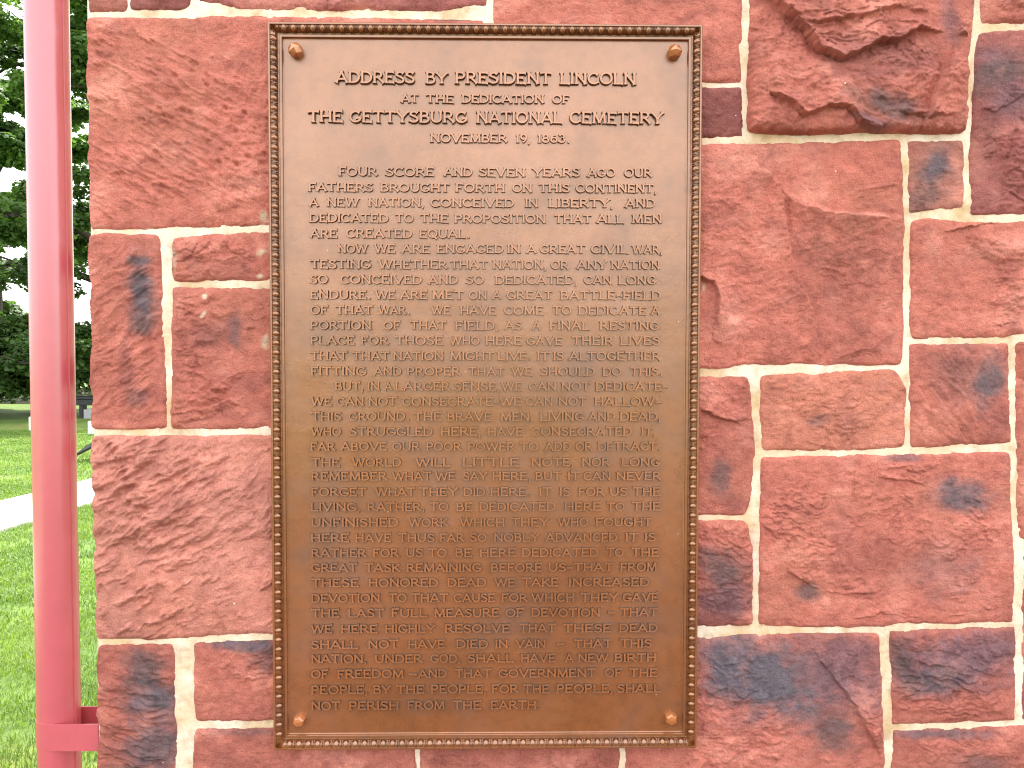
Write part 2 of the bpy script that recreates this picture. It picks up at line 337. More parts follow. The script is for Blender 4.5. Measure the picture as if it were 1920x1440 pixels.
    for (cx_, cz_, rx_, rz_, ang, colr, st) in stains:
        ctr = P((cx_, cz_)); k_ = 1. if world else 1/957.
        a = rad(ang); dx = X-ctr[0]; dz = Z-ctr[1]; uu = (dx*math.cos(a)+dz*math.sin(a))/(rx_*k_); vv = (-dx*math.sin(a)+dz*math.cos(a))/(rz_*k_)
        rr = np.hypot(uu, vv)+.27*fbm(X*18, Z*24, seed+int(cx_), 6, .70)
        mk = (st*sstep(1.38, .25, rr))[...,None]; cc = np.array(colr)*(1+.28*fbm(X*34, Z*44, seed+int(cx_)+7, 5, .62)[...,None])
        c = c*(1-mk)+cc*mk
    c = np.clip(c, .01, 1)
    nX, nZ = nx+1, nz+1; O3 = np.array([cen[0], 0, cen[1]])
    Vf = np.stack([X, Y, Z], -1).reshape(-1, 3)-O3; idx = np.arange(nX*nZ).reshape(nX, nZ)
    Q = np.stack([idx[:-1,:-1], idx[:-1,1:], idx[1:,1:], idx[1:,:-1]], -1).reshape(-1, 4)
    ring = np.r_[idx[:,0], idx[-1,1:], idx[-2::-1,-1], idx[0,-2:0:-1]]
    R0 = Vf[ring].copy(); back = np.where(ring < nZ, .30 if quoin else .03, .03)
    if quoin:
        back = np.full(len(ring), .03); back[np.isin(ring, idx[0,:])] = .30
    R1 = R0.copy(); R1[:,1] = back; nb = len(Vf); ri = np.arange(len(ring)); rj = (ri+1) % len(ring)
    Q2 = np.stack([ring[ri], ring[rj], nb+rj, nb+ri], -1)
    me = mesh_np('stone', np.r_[Vf, R1], np.r_[Q, Q2], M_STONE, True)
    cf = np.ones((nb+len(ring), 4), np.float32); cf[:nb,:3] = c.reshape(-1, 3); cf[nb:,:3] = c.reshape(-1, 3)[ring]
    ca = me.color_attributes.new('tint', 'FLOAT_COLOR', 'POINT'); ca.data.foreach_set('color', cf.ravel())
    return me, O3
def put(q, seed, **kw):
    me, O3 = stone(q, seed, **kw)
    return obj('stone', me, bld, O3+np.array([0, YM, 0])-BO)
PK = dict(base=RED*1.06)
# left of the plaque (quoins at the corner)
put([(165,-90),(238,-90),(238,21),(168,21)], 1, quoin=True, bulge=.010, base=MAROON*1.5, kind='pit')
put([(243,-90),(360,-90),(356,17),(243,22)], 2, bulge=.010, base=MAROON*1.5)
put([(374,-90),(915,-90),(911,11),(374,2),{'b':[(450,15),(600,18),(700,19),(830,18)]}], 3, bulge=.012, base=MAROON*1.75, rough=.7)
put([(166,34),(905,39),(905,420),(173,430),{'t':[(300,34),(500,32)],'b':[(300,428),(505,421)]}], 4, quoin=True, bulge=.012, kind='pit', dirn=-28, base=RED*1.08, stains=[(496,408,9,13,0,LIME,.85),(850,38,60,3,0,SLATE,.7),(500,36,25,3,0,PINK*1.4,.6)])
put([(171,438),(299,440),(313,803),(175,806)], 5, quoin=True, bulge=.011, kind='tool', dirn=38, dense=1.2, base=RED*1.0,
    stains=[(262,490,22,12,0,SLATE,.9),(268,545,30,66,8,BLUE,.92),(270,610,26,22,0,SLATE,.75),(240,700,20,60,0,MAROON,.6),(262,745,20,18,0,SLATE,.5)], rough=.8)
put([(323,446),(515,434),(515,524),(323,527)], 6, bulge=.012, base=RED*1.0, rough=.9, stains=[(492,473,14,8,20,LIME,.8),(330,490,5,26,0,LIME,.6),(489,519,8,5,0,LIME,.9)])
put([(324,539),(520,542),(520,803),(322,803)], 7, bulge=.012, base=RED*.98, rough=.9, stains=[(395,628,40,28,0,MAROON,.7),(442,620,14,40,0,SLATE,.6),(470,720,40,20,10,MAROON,.45),(387,556,5,5,0,LIME*1.4,1),(385,590,3,9,-35,LIME*1.4,1),(499,640,9,16,0,LIME,.8)],
    ledges=[([(405,725),(430,705),(470,690),(520,712)],-.012,.022),([(395,760),(440,745),(480,735),(520,750)],-.007,.018)])
put([(176,818),(520,816),(520,1189),(184,1197),{'b':[(330,1197),(430,1188)]}], 8, quoin=True, bulge=.013, kind='tool', dirn=32, base=PINK*1.05, rough=1.9, dense=.8)
put([(187,1210),(325,1207),(333,1490),(186,1490)], 9, quoin=True, bulge=.012, kind='tool', dirn=-12, dense=.9, base=RED*.85,
    stains=[(275,1250,48,40,0,SLATE,.85),(285,1310,60,44,0,BLUE,.9),(290,1400,66,60,0,BLUE*.9,.85),(230,1450,44,24,0,SLATE,.5)])
put([(364,1205),(520,1200),(520,1350),(367,1351)], 10, bulge=.012, base=RED, rough=.8, stains=[(470,1208,90,16,-4,BLUE,.9),(500,1240,30,26,0,SLATE,.6)])
put([(367,1367),(779,1362),(779,1490),(362,1490)], 11, bulge=.012, base=RED*.92, rough=.7, stains=[(500,1370,140,9,0,SLATE,.5)])
put([(791,1365),(1158,1365),(1160,1490),(789,1490)], 12, bulge=.010, base=RED*.85, rough=.6)
# over and right of the plaque
put([(928,-90),(1393,-90),(1389,154),(926,150),{'r':[(1390,30),(1387,100)]}], 13, bulge=.012, base=RED*1.1, rough=.55)
put([(1180,167),(1388,165),(1391,256),(1180,262)], 14, bulge=.012, base=MAROON*1.25, rough=.9)
put([(1407,-90),(1832,-90),(1808,251),(1399,250),{'l':[(1404,100),(1402,180)],'r':[(1827,10),(1814,110),(1810,180)],'b':[(1500,252),(1620,249)]}], 15, bulge=.024, rough=1.15, base=RED*.98,
    stains=[(1660,120,110,50,15,MAROON*1.2,.75),(1570,100,50,40,0,MAROON*1.3,.5),(1650,205,80,28,-12,SLATE,.75),(1620,235,40,12,-20,PURP,.7),(1780,40,20,50,10,PURP,.6)],
    ledges=[([(1440,0),(1470,30),(1505,65),(1522,98),(1570,118),(1612,100),(1640,82),(1672,85),(1715,58),(1790,66)],.018,.030),
            ([(1530,50),(1600,40),(1645,28),(1680,15),(1720,22)],.008,.02),
            ([(1792,66),(1775,110),(1755,150),(1735,200)],.014,.03),
            ([(1448,190),(1475,205),(1497,228),(1540,208),(1580,210),(1600,235),(1640,250)],.012,.014),([(1690,218),(1730,226),(1760,222)],.006,.01)])
put([(1842,-90),(2010,-90),(2010,42),(1840,46)], 16, bulge=.016, base=RED*.9)
put([(1834,63),(2010,50),(2010,396),(1818,403),{'l':[(1826,150),(1820,260)]}], 17, bulge=.018, base=MAROON*1.6, rough=1.05,
    stains=[(1870,140,70,40,20,SLATE,.8),(1850,240,34,60,0,MAROON,.8),(1910,190,60,40,0,PURP,.8),(1860,100,40,20,0,PURP*1.3,.6)], ledges=[([(1820,200),(1860,212),(1900,190),(1960,150)],.010,.03),([(1900,250),(1880,330),(1875,380)],.008,.03)])
put([(1702,267),(1804,265),(1807,389),(1706,398)], 18, bulge=.008, base=PINK*.75, rough=.5, stains=[(1750,310,32,46,-24,BLUE,.85),(1730,370,46,26,20,SLATE,.6),(1720,300,20,30,0,ORANGE*.8,.4)])
put([(1180,274),(1688,262),(1690,684),(1180,692),{'t':[(1400,270),(1560,268)],'r':[(1694,400),(1692,600)],'b':[(1320,689),(1500,681),(1600,683)]}], 19, bulge=.018, rough=.5, base=RED*1.12,
    stains=[(1520,383,60,7,-24,PINK*1.45,.7),(1615,404,70,7,-2,PINK*1.45,.75),(1400,290,120,20,6,PINK*1.25,.5),(1580,500,110,110,0,RED*.74,.85),(1600,640,70,40,0,RED*.75,.7),(1400,310,120,34,8,PINK*1.05,.55),(1350,600,40,60,0,PINK,.5),(1372,598,16,14,0,PINK*1.5,.6),(1318,540,4,9,0,LIME,.8)],  # narrow pink streaks paint the light on the ridge's upper lip
    ledges=[([(1440,335),(1490,378),(1540,396),(1600,402),(1660,406)],-.022,.040,.0060),([(1520,385),(1570,362),(1620,350),(1690,340)],-.008,.02,.005),([(1462,380),(1480,480),(1525,590),(1535,655)],-.010,.050,.005),([(1570,668),(1600,655),(1630,650),(1660,625)],-.010,.012),([(1300,520),(1335,530),(1345,560),(1340,600)],.012,.02)])
put([(1706,413),(2010,413),(2010,612),(1707,636),{'b':[(1760,634),(1880,631)],'t':[(1760,412),(1820,418)]}], 20, bulge=.016, base=RED*1.12, rough=1.0, stains=[(1860,470,80,20,10,PINK*1.15,.7),(1750,460,20,30,0,PINK*1.2,.6)],
    ledges=[([(1708,440),(1760,438),(1840,422),(1960,412)],.012,.012),([(1710,612),(1780,626),(1850,615),(1960,595)],.006,.01)])
put([(1705,647),(1889,645),(1894,829),(1708,839)], 21, bulge=.009, base=RED*.98, rough=.55, kind='tool', dirn=-55, dense=1.1,
    stains=[(1850,720,34,58,-12,BLUE,.85),(1800,700,60,60,-30,SLATE,.45),(1870,790,26,40,0,MAROON,.5)])
put([(1904,640),(2010,640),(2010,1014),(1908,1012)], 22, bulge=.014, base=RED*1.05)
put([(1424,704),(1682,694),(1696,838),(1428,846),{'r':[(1697,730)],'b':[(1500,843),(1600,843)]}], 23, bulge=.010, base=ORANGE*1.08, rough=.5, stains=[(1530,790,30,14,15,SLATE*1.2,.5)], ledges=[([(1430,842),(1480,838),(1500,826),(1560,840)],.004,.006)])
put([(1180,708),(1402,706),(1398,966),(1180,961),{'r':[(1408,760),(1414,850),(1408,930)]}], 24, bulge=.012, base=RED*.95, rough=.9, stains=[(1352,895,26,40,0,SLATE,.7),(1380,940,30,20,0,MAROON,.6)],
    ledges=[([(1320,770),(1350,785),(1375,790)],.008,.012)])
put([(1427,858),(1893,848),(1899,1166),(1423,1171),{'b':[(1500,1174),(1600,1175),(1700,1169)],'r':[(1894,950),(1901,1060)]}], 25, bulge=.020, base=RED*1.10, rough=.85,
    stains=[(1800,928,62,34,-12,BLUE*1.1,.92),(1515,1108,30,22,-10,SLATE,.75),(1640,1050,110,60,10,RED*.62,.5),(1770,1070,80,60,0,SLATE*1.6,.35),(1690,858,40,9,0,BLUE,.6)],
    ledges=[([(1485,1075),(1530,1105),(1560,1112),(1615,1112)],.009,.012),([(1600,1160),(1650,1150),(1720,1158),(1800,1152),(1850,1142)],.008,.010),([(1420,975),(1445,1000),(1452,1030)],.006,.02),([(1650,895),(1720,905),(1770,925)],.005,.02)])
put([(1180,977),(1400,976),(1411,1172),(1180,1176),{'r':[(1408,1020)]}], 26, bulge=.013, base=RED, rough=.8, stains=[(1350,1060,60,40,-30,SLATE,.8),(1355,1125,70,46,0,PURP*.9,.85),(1330,1160,60,14,0,MAROON,.7)])
put([(1175,1190),(1648,1187),(1655,1490),(1173,1490),{'t':[(1330,1195),(1400,1190)],'r':[(1650,1250),(1656,1400)]}], 27, bulge=.020, base=RED*1.05, rough=.85,
    stains=[(1430,1270,175,88,-18,BLUE*1.2,.95),(1580,1250,110,80,-30,PURP,.85),(1340,1215,40,16,0,PURP*1.4,.6),(1370,1220,50,40,0,BLUE*1.3,.6),(1560,1370,60,44,-30,SLATE,.7)], ledges=[([(1500,1190),(1545,1250),(1600,1320),(1625,1370)],.010,.04)])
put([(1669,1183),(1901,1176),(1902,1350),(1673,1357)], 28, bulge=.014, base=RED*.95, rough=.95, stains=[(1785,1240,150,66,4,PURP,.92),(1750,1270,70,30,10,BLUE,.75),(1690,1240,26,60,20,SLATE,.7),(1850,1215,60,40,0,PURP*1.1,.7)],
    ledges=[([(1672,1190),(1700,1240),(1715,1258)],-.010,.015)])
put([(1673,1369),(2010,1358),(2010,1490),(1672,1490)], 29, bulge=.014, base=RED*.92, rough=.7, stains=[(1760,1374,110,12,0,BLUE,.7),(1830,1430,60,30,0,SLATE,.5)])
put([(1918,1040),(2010,1040),(2010,1344),(1917,1350)], 30, bulge=.013, base=MAROON*1.6)
# blocks around the part in the picture: coarser, random coursing
XL = px(168,700,YM)[0]; XR = px(2018,700,YM)[0]; ZT = px(960,-100,YM)[2]; ZB = px(960,1500,YM)[2]
rs = random.Random(5); sd_ = 100
def courses(x0, x1, z0, z1, quoins=True, res=.012):
    out = []; z = z0
    while z < z1-.05:
        h = rs.uniform(.17, .36)
        if z1-z-h < .15: h = z1-z
        x = x0
        while x < x1-.05:
            w_ = rs.uniform(.22, .60)
            if x1-x-w_ < .18: w_ = x1-x
            out.append((x, x+w_, z, z+h, quoins and x == x0)); x += w_
        z += h
    return out
cols = [RED, RED*1.08, MAROON*1.5, PINK*.95, ORANGE, RED*.9]
for (a, b, z0, z1, qn) in courses(XL, 3.2, 0.0, ZB-.012)+courses(XL, 3.2, ZT+.012, 3.9)+courses(XR, 3.2, ZB, ZT, False):
    gq = .012; sd_ += 1; st = []
    if rs.random() < .4: st = [((a+b)/2, (z0+z1)/2, .12, .08, rs.uniform(0,90), BLUE, .8)]
    q = [(a+(0 if qn else gq), z1-gq), (b-gq, z1-gq), (b-gq, z0+gq), (a+(0 if qn else gq), z0+gq)]
    put(q, sd_, world=True, res=.011, bulge=rs.uniform(.010,.020), base=rs.choice(cols), stains=st, quoin=qn)
# flank of the building running away to the back
for (a, b, z0, z1, qn) in courses(.32, 5.0, 0.0, 3.9, False):
    gq = .012; sd_ += 1
    me, O3 = stone([(a+gq, z1-gq), (b-gq, z1-gq), (b-gq, z0+gq), (a+gq, z0+gq)], sd_, world=True, res=.03, bulge=.012, base=rs.choice(cols))
    o = obj('stone', me, bld); o.rotation_euler = (0,0,rad(-90)); o.location = np.array([XL+.012, YM+O3[0], O3[2]])-BO
# mortar beds: front sheet with its own lumps, and the core of the walls
def mortar_front():
    xs = np.linspace(XL+.003, XR+.02, 560); zs = np.linspace(ZB-.02, ZT+.02, 480); X, Z = np.meshgrid(xs, zs, indexing='ij')
    Y = .0016*fbm(X*16, Z*16, 3, 4, .55)+.0005*fbm(X*120, Z*120, 9, 2)+.030*np.exp(-(X-xs[0])/.004)*.3
    idx = np.arange(X.size).reshape(X.shape); Q = np.stack([idx[:-1,:-1], idx[:-1,1:], idx[1:,1:], idx[1:,:-1]], -1).reshape(-1, 4)[:, ::-1]
    return mesh_np('mortar', np.stack([X-BO[0], Y, Z], -1).reshape(-1, 3), Q[:, ::-1], M_MORT, True)
obj('mortar', mortar_front(), bld)
V, Fc = boxv(XL+.004-BO[0], 3.2-BO[0], .006, 5.0, 0, 3.9); obj('wall_core', mesh('wall_core', V, Fc, M_MORT), bld)
obj('coping', bevel_box('coping', XL-.02-BO[0], 3.22-BO[0], -.02, 5.02, 3.9, 4.0, M_CAP, .01), bld)

# ------------------------------------------------------------------ plaque
plq = thing('bronze_plaque', 'large brown bronze plaque with raised address by President Lincoln bolted to wall', 'plaque', (0, YM, PLQ[1][2]))
PO = np.array([0, YM, PLQ[1][2]])
TL, TR, BR, BL = px(502,42,0), px(1319,44,0), px(1305,1401,0), px(512,1409,0)
x0 = (TL[0]+BL[0])/2; x1 = (TR[0]+BR[0])/2; z1 = (TL[2]+TR[2])/2; z0 = (BL[2]+BR[2])/2
YF = .018                                    # face of the inscription field
# rim profile: inset from the outer edge, y
prof = [(0,.034),(0,.0012),(.0012,0),(.0040,0),(.0046,.0012),(.0052,.0030),(.0090,.0036),(.0125,.0062),(.0150,.0100),(.0160,.0135),(.0185,.0140),(.0190,.0118),(.0200,.0112),(.0240,.0114),(.0246,.0122),(.0250,YF-.001),(.0262,YF)]
def rim():
    V = []; Fc = []
    for (d, y) in prof:
        for (x, z) in ((x0+d, z1-d), (x1-d, z1-d), (x1-d, z0+d), (x0+d, z0+d)): V.append((x-PO[0], y-PO[1], z-PO[2]))
    for i in range(len(prof)-1):
        for j in range(4): a, b = i*4+j, i*4+(j+1) % 4; Fc.append((a, a+4, b+4, b))
    return mesh('rim', V, Fc, M_BRZF)
obj('rim', rim(), plq)
def field():
    d = .0262; xs = np.linspace(x0+d, x1-d, 90); zs = np.linspace(z0+d, z1-d, 150); X, Z = np.meshgrid(xs, zs, indexing='ij')
    ed = np.minimum(np.minimum(X-xs[0], xs[-1]-X), np.minimum(Z-zs[0], zs[-1]-Z))
    Y = YF+.0008*fbm(X*5, Z*5, 4, 3)*sstep(0, .03, ed)
    idx = np.arange(X.size).reshape(X.shape); Q = np.stack([idx[:-1,:-1], idx[1:,:-1], idx[1:,1:], idx[:-1,1:]], -1).reshape(-1, 4)
    return mesh_np('plate', np.stack([X-PO[0], Y-PO[1], Z-PO[2]], -1).reshape(-1, 3), Q, M_BRZ, True)
obj('plate', field(), plq)
# egg and dart: each egg and each dart is cast on the ovolo of the rim
def egg_mesh():
    V = []; Fc = []; a, b, c = .0057, .0067, .0048; nu, nv = 12, 4
    for i in range(nv+1):
        t = i/nv*math.pi/2
        for j in range(nu):
            p_ = j/nu*2*math.pi; V.append((a*math.cos(t)*math.cos(p_), -c*math.sin(t), b*math.cos(t)*math.sin(p_)*(1.0 if math.sin(p_) > 0 else 1.12)))
    for i in range(nv):
        for j in range(nu): Fc.append((i*nu+j, i*nu+(j+1) % nu, (i+1)*nu+(j+1) % nu, (i+1)*nu+j))
    return mesh('egg', V, Fc, M_BRZF, True)
def dart_mesh():
    V = []; Fc = []
    def ribbon(pts, wd, h, y0=0.0):
        k0 = len(V)
        for i, (x, z) in enumerate(pts):
            a = pts[max(i-1, 0)]; b = pts[min(i+1, len(pts)-1)]; L = math.hypot(b[0]-a[0], b[1]-a[1]); nx_, nz_ = -(b[1]-a[1])/L, (b[0]-a[0])/L
            for s_, y in ((-1, .0012), (0, -h), (1, .0012)): V.append((x+nx_*wd*s_, y+y0, z+nz_*wd*s_))
        for i in range(len(pts)-1):
            for j in (0, 1): a = k0+i*3+j; Fc.append((a, a+1, a+4, a+3))
    sp_ = .00955
    ribbon([(-sp_, .0066), (-sp_, .0010), (-sp_, -.0070)], .0012, .0034)                  # the dart
    for s_ in (-1, 1):                                                            # the shell lips either side of the egg
        ribbon([(s_*.0066, .0066), (s_*.0071, .0022), (s_*.0066, -.0030), (s_*.0048, -.0066), (s_*.0012, -.0080)], .00085, .0030)
    return mesh('dart', V, Fc, M_BRZF)
ME, MD = egg_mesh(), dart_mesh()
ins = .0098; yy = .0052
def run(ax, ay, bx, bz, rot, n):
    for i in range(n):
        t = (i+.5)/n; x = ax+(bx-ax)*t; z = ay+(bz-ay)*t
        for me_, nm in ((ME, 'egg'), (MD, 'dart')):
            o = obj(nm, me_, plq, (x-PO[0], yy-PO[1], z-PO[2]))
            # lean each unit on the ovolo: it faces in toward the field
            o.matrix_local = Matrix.Translation((x-PO[0], yy-PO[1], z-PO[2])) @ Matrix.Rotation(rot, 4, 'Y') @ Matrix.Rotation(rad(26), 4, 'X')
m_ = .021
run(x0+m_, z1-ins, x1-m_, z1-ins, 0, 43); run(x1-m_, z0+ins, x0+m_, z0+ins, math.pi, 43)
run(x0+ins, z0+m_, x0+ins, z1-m_, -math.pi/2, 73); run(x1-ins, z1-m_, x1-ins, z0+m_, math.pi/2, 73)
def leaf_corner():
    V = []; Fc = []
    for k_, a in enumerate((-38, -14, 14, 38)):
        a = rad(a); c_, s_ = math.sin(a), -math.cos(a); k0 = len(V); L = .0135 if abs(k_-1.5) < 1 else .0115
        for (t, wd, h) in ((0,.0006,.002),(.35,.0019,.0045),(.7,.0022,.0042),(1,.0003,.001)):
            cx_, cz_ = c_*L*t, s_*L*t
            V += [(cx_-s_*wd, .002, cz_+c_*wd), (cx_, -h, cz_), (cx_+s_*wd, .002, cz_-c_*wd)]
        for i in range(3):
            for j in (0, 1): q_ = k0+i*3+j; Fc.append((q_, q_+1, q_+4, q_+3))
    return mesh('corner_leaf', V, Fc, M_BRZF)
ML = leaf_corner()
for (cx_, cz_, rt) in ((x0+.006, z1-.006, 45), (x1-.006, z1-.006, -45), (x1-.006, z0+.006, -135), (x0+.006, z0+.006, 135)):
    o = obj('corner_leaf', ML, plq); o.matrix_local = Matrix.Translation((cx_-PO[0], .0030-PO[1], cz_-PO[2])) @ Matrix.Rotation(rad(-rt), 4, 'Y')
# bolts
def bolt(u, v, R_, domed, rot, lab):
    c = px(u, v, YF); V = []; Fc = []; n = 6
    rings = [(R_*1.0, .002), (R_*1.0, -.009), (R_*.93, -.012)] + ([(R_*.02, -.021)] if domed else [(R_*.72, -.0155), (R_*.02, -.0165)])
    for (r_, y) in rings:
        for j in range(n):
            a = j/n*2*math.pi+rot; V.append((r_*math.cos(a), y, r_*math.sin(a)))
    for i in range(len(rings)-1):
        for j in range(n): Fc.append((i*n+j, (i+1)*n+j, (i+1)*n+(j+1) % n, i*n+(j+1) % n))
    Fc.append([(len(rings)-1)*n+j for j in range(n)][::-1])
    if domed:                                    # four broad planes cut the head of the upper pair
        V = []; Fc = []; sq = 4
        for (r_, y, k_) in ((R_*.95, .002, 8), (R_*.98, -.014, 8)):
            for j in range(8): a = j/8*2*math.pi+rot; V.append((r_*math.cos(a), y, r_*math.sin(a)))
        for j in range(4): a = j/4*2*math.pi+rot+math.pi/8*0; V.append((R_*.74*math.cos(a), -.0215, R_*.74*math.sin(a)))
        V.append((0, -.0265, 0))
        for j in range(8): Fc.append((j, (j+1) % 8, 8+(j+1) % 8, 8+j))
        for j in range(4):
            a = 8+2*j; Fc += [(a, a+1, 16+j), (a+1, 8+(2*j+2) % 8, 16+(j+1) % 4), (a+1, 16+(j+1) % 4, 16+j), (16+j, 16+(j+1) % 4, 20)]
    me = mesh('bolt', V, Fc, M_BOLT); o = obj('bolt', me, plq, c-PO); o['label'] = lab
    b_ = o.modifiers.new('b', 'BEVEL'); b_.width = .0006; b_.segments = 2; b_.limit_method = 'ANGLE'; b_.angle_limit = rad(15)
bolt(556.5, 98, .0142, True, .5, 'faceted bolt head with bright upper face'); bolt(1263, 101, .0142, True, 1.57, 'faceted bolt head with a pointed crown')
bolt(562, 1349, .0125, False, .3, 'hexagonal bolt head with flat face'); bolt(1257, 1345, .0130, False, .52, 'hexagonal bolt head, paler than the others')
# ---- raised letters: stroke skeletons, flared at the ends like cast Latin capitals
def arc(cx, cy, rx, ry, a0, a1, n=9): return [(cx+rx*math.cos(rad(a0+(a1-a0)*i/n)), cy+ry*math.sin(rad(a0+(a1-a0)*i/n))) for i in range(n+1)]
S_ = lambda *p: (list(p), 1, 1)
T_ = .93; B_ = .07
GL = {
'A': (.92, [S_((.07,B_),(.44,T_)), S_((.44,T_),(.85,B_)), ([(.22,.34),(.70,.34)],0,0)]),
'B': (.74, [S_((.12,B_),(.12,T_)), ([(.05,T_)]+arc(.36,.735,.22,.195,90,-90,6)+[(.12,.54)],0,0), ([(.12,.54)]+arc(.40,.305,.26,.235,90,-90,7)+[(.05,B_)],0,0)]),
'C': (.84, [(arc(.46,.5,.38,.43,48,315,13),1,1)]),
'D': (.86, [S_((.12,B_),(.12,T_)), ([(.04,T_)]+arc(.36,.5,.42,.43,90,-90,10)+[(.04,B_)],0,0)]),
'E': (.72, [S_((.12,B_),(.12,T_)), ([(.04,T_),(.64,T_)],0,1), ([(.12,.53),(.46,.53)],0,1), ([(.04,B_),(.66,B_)],0,1)]),
'F': (.68, [S_((.12,B_),(.12,T_)), ([(.04,T_),(.63,T_)],0,1), ([(.12,.51),(.46,.51)],0,1)]),
'G': (.88, [(arc(.46,.5,.38,.43,50,335,13),1,0), ([(.54,.40),(.84,.40)],1,1), ([(.79,.40),(.79,.16)],0,0)]),
'H': (.88, [S_((.13,B_),(.13,T_)), S_((.75,B_),(.75,T_)), ([(.13,.51),(.75,.51)],0,0)]),
'I': (.26, [S_((.13,B_),(.13,T_))]),
'J': (.5, [([(.36,T_),(.36,.3)]+arc(.2,.25,.16,.19,0,-110,5),1,1)]),
'K': (.84, [S_((.13,B_),(.13,T_)), S_((.70,T_),(.15,.42)), S_((.32,.54),(.78,B_))]),
'L': (.70, [S_((.12,B_),(.12,T_)), ([(.04,B_),(.66,B_)],0,1)]),
'M': (1.04, [S_((.12,B_),(.17,T_)), S_((.17,T_),(.52,.12)), S_((.52,.12),(.87,T_)), S_((.87,T_),(.92,B_))]),
'N': (.90, [S_((.13,B_),(.13,T_)), S_((.13,T_),(.77,B_)), S_((.77,B_),(.77,T_))]),
'O': (.94, [(arc(.47,.5,.39,.43,90,450,18),2,2)]),
'P': (.72, [S_((.12,B_),(.12,T_)), ([(.05,T_)]+arc(.38,.70,.25,.23,90,-90,7)+[(.12,.47)],0,0)]),
'Q': (.94, [(arc(.47,.5,.39,.43,90,450,18),2,2), S_((.48,.28),(.84,-.08))]),
'R': (.82, [S_((.12,B_),(.12,T_)), ([(.05,T_)]+arc(.38,.71,.23,.22,90,-90,7)+[(.12,.49)],0,0), S_((.36,.49),(.76,B_))]),
'S': (.70, [(arc(.36,.71,.25,.22,35,210,8)[:-1]+arc(.34,.29,.28,.22,50,-150,9),1,1)]),
'T': (.80, [S_((.40,B_),(.40,T_)), S_((.05,T_),(.75,T_))]),
'U': (.86, [([(.12,T_),(.12,.40)]+arc(.43,.38,.31,.31,180,360,9)+[(.74,.40),(.74,T_)],1,1)]),
'V': (.88, [S_((.06,T_),(.44,B_)), S_((.44,B_),(.82,T_))]),
'W': (1.26, [S_((.06,T_),(.34,B_)), S_((.34,B_),(.62,T_-.05)), S_((.62,T_-.05),(.90,B_)), S_((.90,B_),(1.20,T_))]),
'X': (.86, [S_((.08,T_),(.78,B_)), S_((.78,T_),(.08,B_))]),
'Y': (.86, [S_((.06,T_),(.43,.46)), S_((.43,.46),(.80,T_)), S_((.43,.48),(.43,B_))]),
'1': (.34, [S_((.18,B_),(.18,T_)), ([(.18,T_),(.04,.82)],0,0)]),
'9': (.70, [(arc(.36,.66,.26,.27,90,450,12),2,2), (arc(.20,.60,.42,.53,0,-75,6),0,1)]),
'8': (.68, [(arc(.34,.72,.20,.21,90,450,12),2,2), (arc(.34,.28,.26,.24,90,450,12),2,2)]),
'6': (.70, [(arc(.35,.34,.26,.27,90,450,12),2,2), (arc(.51,.40,.42,.53,105,180,6),1,0)]),
'3': (.64, [(arc(.30,.72,.22,.21,145,-90,7)+arc(.30,.28,.26,.23,90,-150,8),1,1)]),
'-': (.56, [([(.08,.44),(.48,.44)],1,1)]),
'.': (.44, [([(.30,-.01),(.30,.18)],0,0)]),
',': (.34, [([(.22,.15),(.20,.02),(.12,-.19)],0,0)]),
}
def glyph(ch, relief=.0050/.0165):
    V = []; Fc = []; wd = .096
    if ch in '.,': wd = .115
    for si, (pts, f0, f1) in enumerate(GL[ch][1]):
        pts = [np.array(p_, float) for p_ in pts]; closed = f0 == 2
        if closed: pts = pts[:-1]
        ws = [wd]*len(pts)
        if f0 == 1 and not closed:
            d = pts[1]-pts[0]; L = np.hypot(*d); a = pts[0]-d/L*.05; pts = [a, pts[0]+d/L*min(.10, L*.4)]+pts[1:]; ws = [wd*1.85, wd]+ws[1:]
        if f1 == 1 and not closed:
            d = pts[-1]-pts[-2]; L = np.hypot(*d); b = pts[-1]+d/L*.05; pts = pts[:-1]+[pts[-1]-d/L*min(.10, L*.4), b]; ws = ws[:-1]+[wd, wd*1.85]
        if f0 == 0 and f1 == 0 and ch == '.': pass
        n = len(pts); k0 = len(V); hh = relief*(1-.035*si)
        for i, p_ in enumerate(pts):
            a = pts[(i-1) % n] if closed or i > 0 else p_; b = pts[(i+1) % n] if closed or i < n-1 else p_
            d1 = p_-a; d2 = b-p_; d1 = d1/(np.hypot(*d1) or 1); d2 = d2/(np.hypot(*d2) or 1); t_ = d1+d2; t_ = t_/(np.hypot(*t_) or 1)
            nr = np.array([-t_[1], t_[0]]); ml = 1/max(.6, abs(nr@np.array([-d2[1], d2[0]])) if (closed or 0 < i < n-1) else 1)
            for s_, y in ((-1.12, .01), (-.95, -hh*.84), (-.72, -hh), (.72, -hh), (.95, -hh*.84), (1.12, .01)):
                q_ = p_+nr*ws[i]*s_*ml; V.append((q_[0], y, q_[1]))
        for i in range(n if closed else n-1):
            for j in range(5): a = k0+i*6+j; b = k0+((i+1) % n)*6+j; Fc.append((a, b, b+1, a+1))
        if not closed:
            for i in (0, n-1):
                ff = [k0+i*6+j for j in range(6)]; Fc.append(ff if i == 0 else ff[::-1])
    return np.array(V), Fc
GV = {c: glyph(c) for c in GL}; M_LSIDE = mat_bronze('bronze_painted_shade', .24, .6, .5)
def with_sides(me):                              # letter flanks get a dark colour standing in for shade, faces are rubbed bright
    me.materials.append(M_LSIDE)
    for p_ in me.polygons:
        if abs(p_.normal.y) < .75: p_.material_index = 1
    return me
GM = {c: with_sides(mesh('letter', GV[c][0], GV[c][1], M_LET)) for c in GL}
